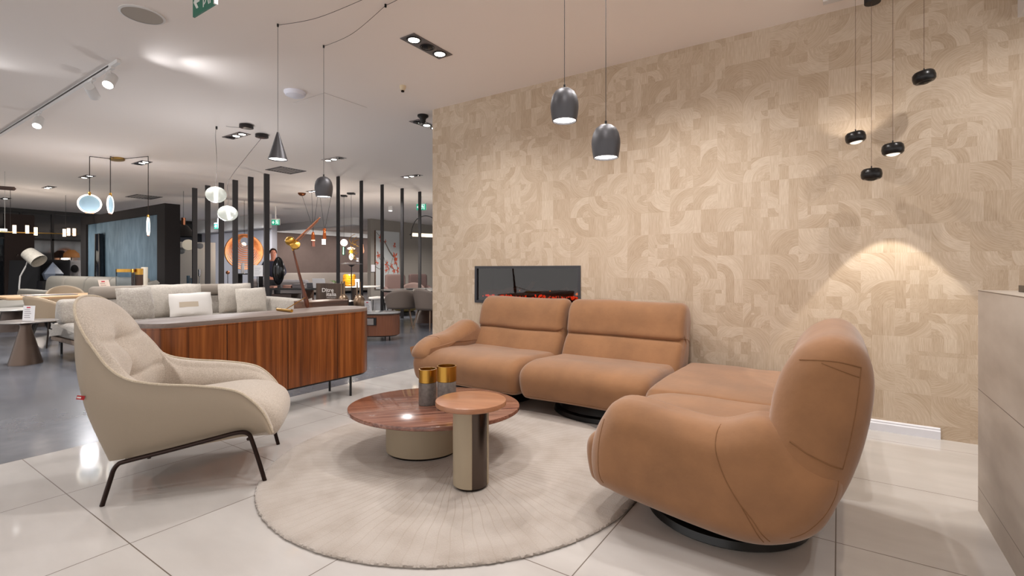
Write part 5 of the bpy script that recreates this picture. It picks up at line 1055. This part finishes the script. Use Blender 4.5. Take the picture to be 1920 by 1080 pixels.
# round dark dining table and chairs on the right
p = pix(800, 560, 11.25)
t = thing('round_dining_table', 'round dark dining table at the edge of the patterned wall', 'table', (p.x, p.y, 0)); obj('table_top', M().lathe([(.98, .71), (1.0, .72), (1.0, .735), (.985, .745)], 80), mat('dark_table_top', (54, 48, 46), .3), t); obj('glass_rim', M().lathe([(1.02, .745), (1.04, .75), (.9, .753)], 80), mat('grey_glass_edge', (120, 116, 112), .2), t)
obj('pedestal', M().lathe([(.30, 0), (.28, .03), (.10, .4), (.16, .71)], 24), mat('brown_ribbed_pedestal', (78, 56, 46), .5), t)
GCH = mat('warm_grey_leather', (122, 110, 102), .55); LB = mat('light_brown_leg', (128, 106, 88), .5)
for px, Y, rz, m_, lab, sh in ((752, 10.2, FACE+PI+.25, GCH, 'grey leather dining chair in front of the round dark table', .80), (806, 9.9, FACE+PI-.6, GCH, 'grey leather dining chair partly behind the patterned wall corner', .84), (775, 13.6, FACE+.2, mat('brown_grey_leather', (120, 100, 94), .6), 'brown-grey chair behind the round table', .84)):
    p = pix(px, 560, Y); shell_chair('dining_chair', lab, p, rz, m_, LB, 'dining chairs around the round dark table', sh)
LOU = mat('mauve_brown_fabric', (128, 106, 102), .9)
for px, Y, lab in ((744, 14.7, 'high-backed mauve-brown armchair under the flower picture'), (787, 15.9, 'high-backed mauve-brown armchair right of the flower picture')):
    p = pix(px, 530, Y); t = thing('lounge_chair', lab, 'armchair', (p.x, p.y, 0), FACE+.4)
    obj('seat', M().puff([(-.3, .2), (-.32, .42), (.3, .44), (.3, .2)], -.27, .27, .08, mp), LOU, t); obj('backrest', M().puff([(.2, .4), (.22, .98), (.3, 1.05), (.38, 1.0), (.36, .4)], -.30, .30, .07, mp), LOU, t)
    for s_ in (-1, 1): obj('arm', M().puff([(-.28, .3), (-.3, .6), (.3, .68), (.3, .3)], s_*.30-.05, s_*.30+.05, .04, mp), LOU, t)
    for x, y in ((-.3, -.2), (.3, -.2), (-.3, .3), (.3, .3)): obj('leg', M().tube([(x, y, .2), (x, y, 0)], .015, 8), BLACK, t)
p = pix(707, 600, 12.6); t = thing('white_stool', 'white cushioned stool on black legs left of a thin slat', 'stool', (p.x, p.y, 0), FACE); obj('seat', M().lathe([(1e-4, .43), (.19, .44), (.22, .47), (.2, .50), (1e-4, .52)], 32, cap=False), MARB, t)
for x, y in ((-.14, -.14), (.14, -.14), (-.14, .14), (.14, .14)): obj('leg', M().tube([(x, y, .44), (x*1.15, y*1.15, 0)], .010, 8), BLACK, t)
p = pix(760, 590, 13.0); t = thing('gold_pouf', 'round olive-gold pouf under the round dark table', 'pouf', (p.x, p.y, 0)); obj('cushion', M().ball((0, 0, .25), .36, 28, sz=.5), mat('olive_gold_velvet', (128, 112, 66), .8), t); obj('base', M().lathe([(.26, 0), (.26, .09)], 32), BLACK, t)
for px, lab in ((770, 'dark plate at the left on the round dining table'), (792, 'dark plate at the right on the round dining table')):
    p = pix(px, 540, 11.2); tag(obj('dinner_plate', M().lathe([(.06, 0), (.13, .012), (.128, .016), (.05, .006)], 32), mat('slate_plate', (66, 64, 66), .4), loc=(p.x, p.y, .754)), lab, 'plate')
# arc lamp with light tube
p = pix(771, 440, 14.1); t = thing('arc_lamp', 'arched black lamp holding a horizontal glowing tube at the patterned wall corner', 'lamp', p, FACE)
arc = [(0, 0, -.12), (0, 0, 0), (.03, 0, .2), (.14, 0, .42), (.30, 0, .52), (.46, 0, .54), (.64, 0, .46), (.82, 0, .2), (.88, 0, -.2), (.9, 0, -(p.z))]
obj('arch', M().tube(cr(arc, 60), .012, 8), BLACK, t); obj('light_tube', M().tube([(.04, 0, 0), (.9, 0, -.04)], .05, 20), mat('warm_tube', (255, 240, 214), .4, emit=(255, 232, 196), estr=1.3), t); obj('end_cap', M().tube([(-.05, 0, .0), (.05, 0, -.002)], .02, 12), BLACK, t); obj('foot', M().lathe([(.16, 0), (.16, .02)], 28, (.9, 0, -p.z)), BLACK, t)

for px, py, Y, e_ in ((652, 480, 12.9, 40), (600, 450, 12.2, 30), (800, 445, 13.6, 25)):
    p = pix(px, py, Y); point(p.x, p.y, p.z-.35, e_, (1, .9, .8), .1)
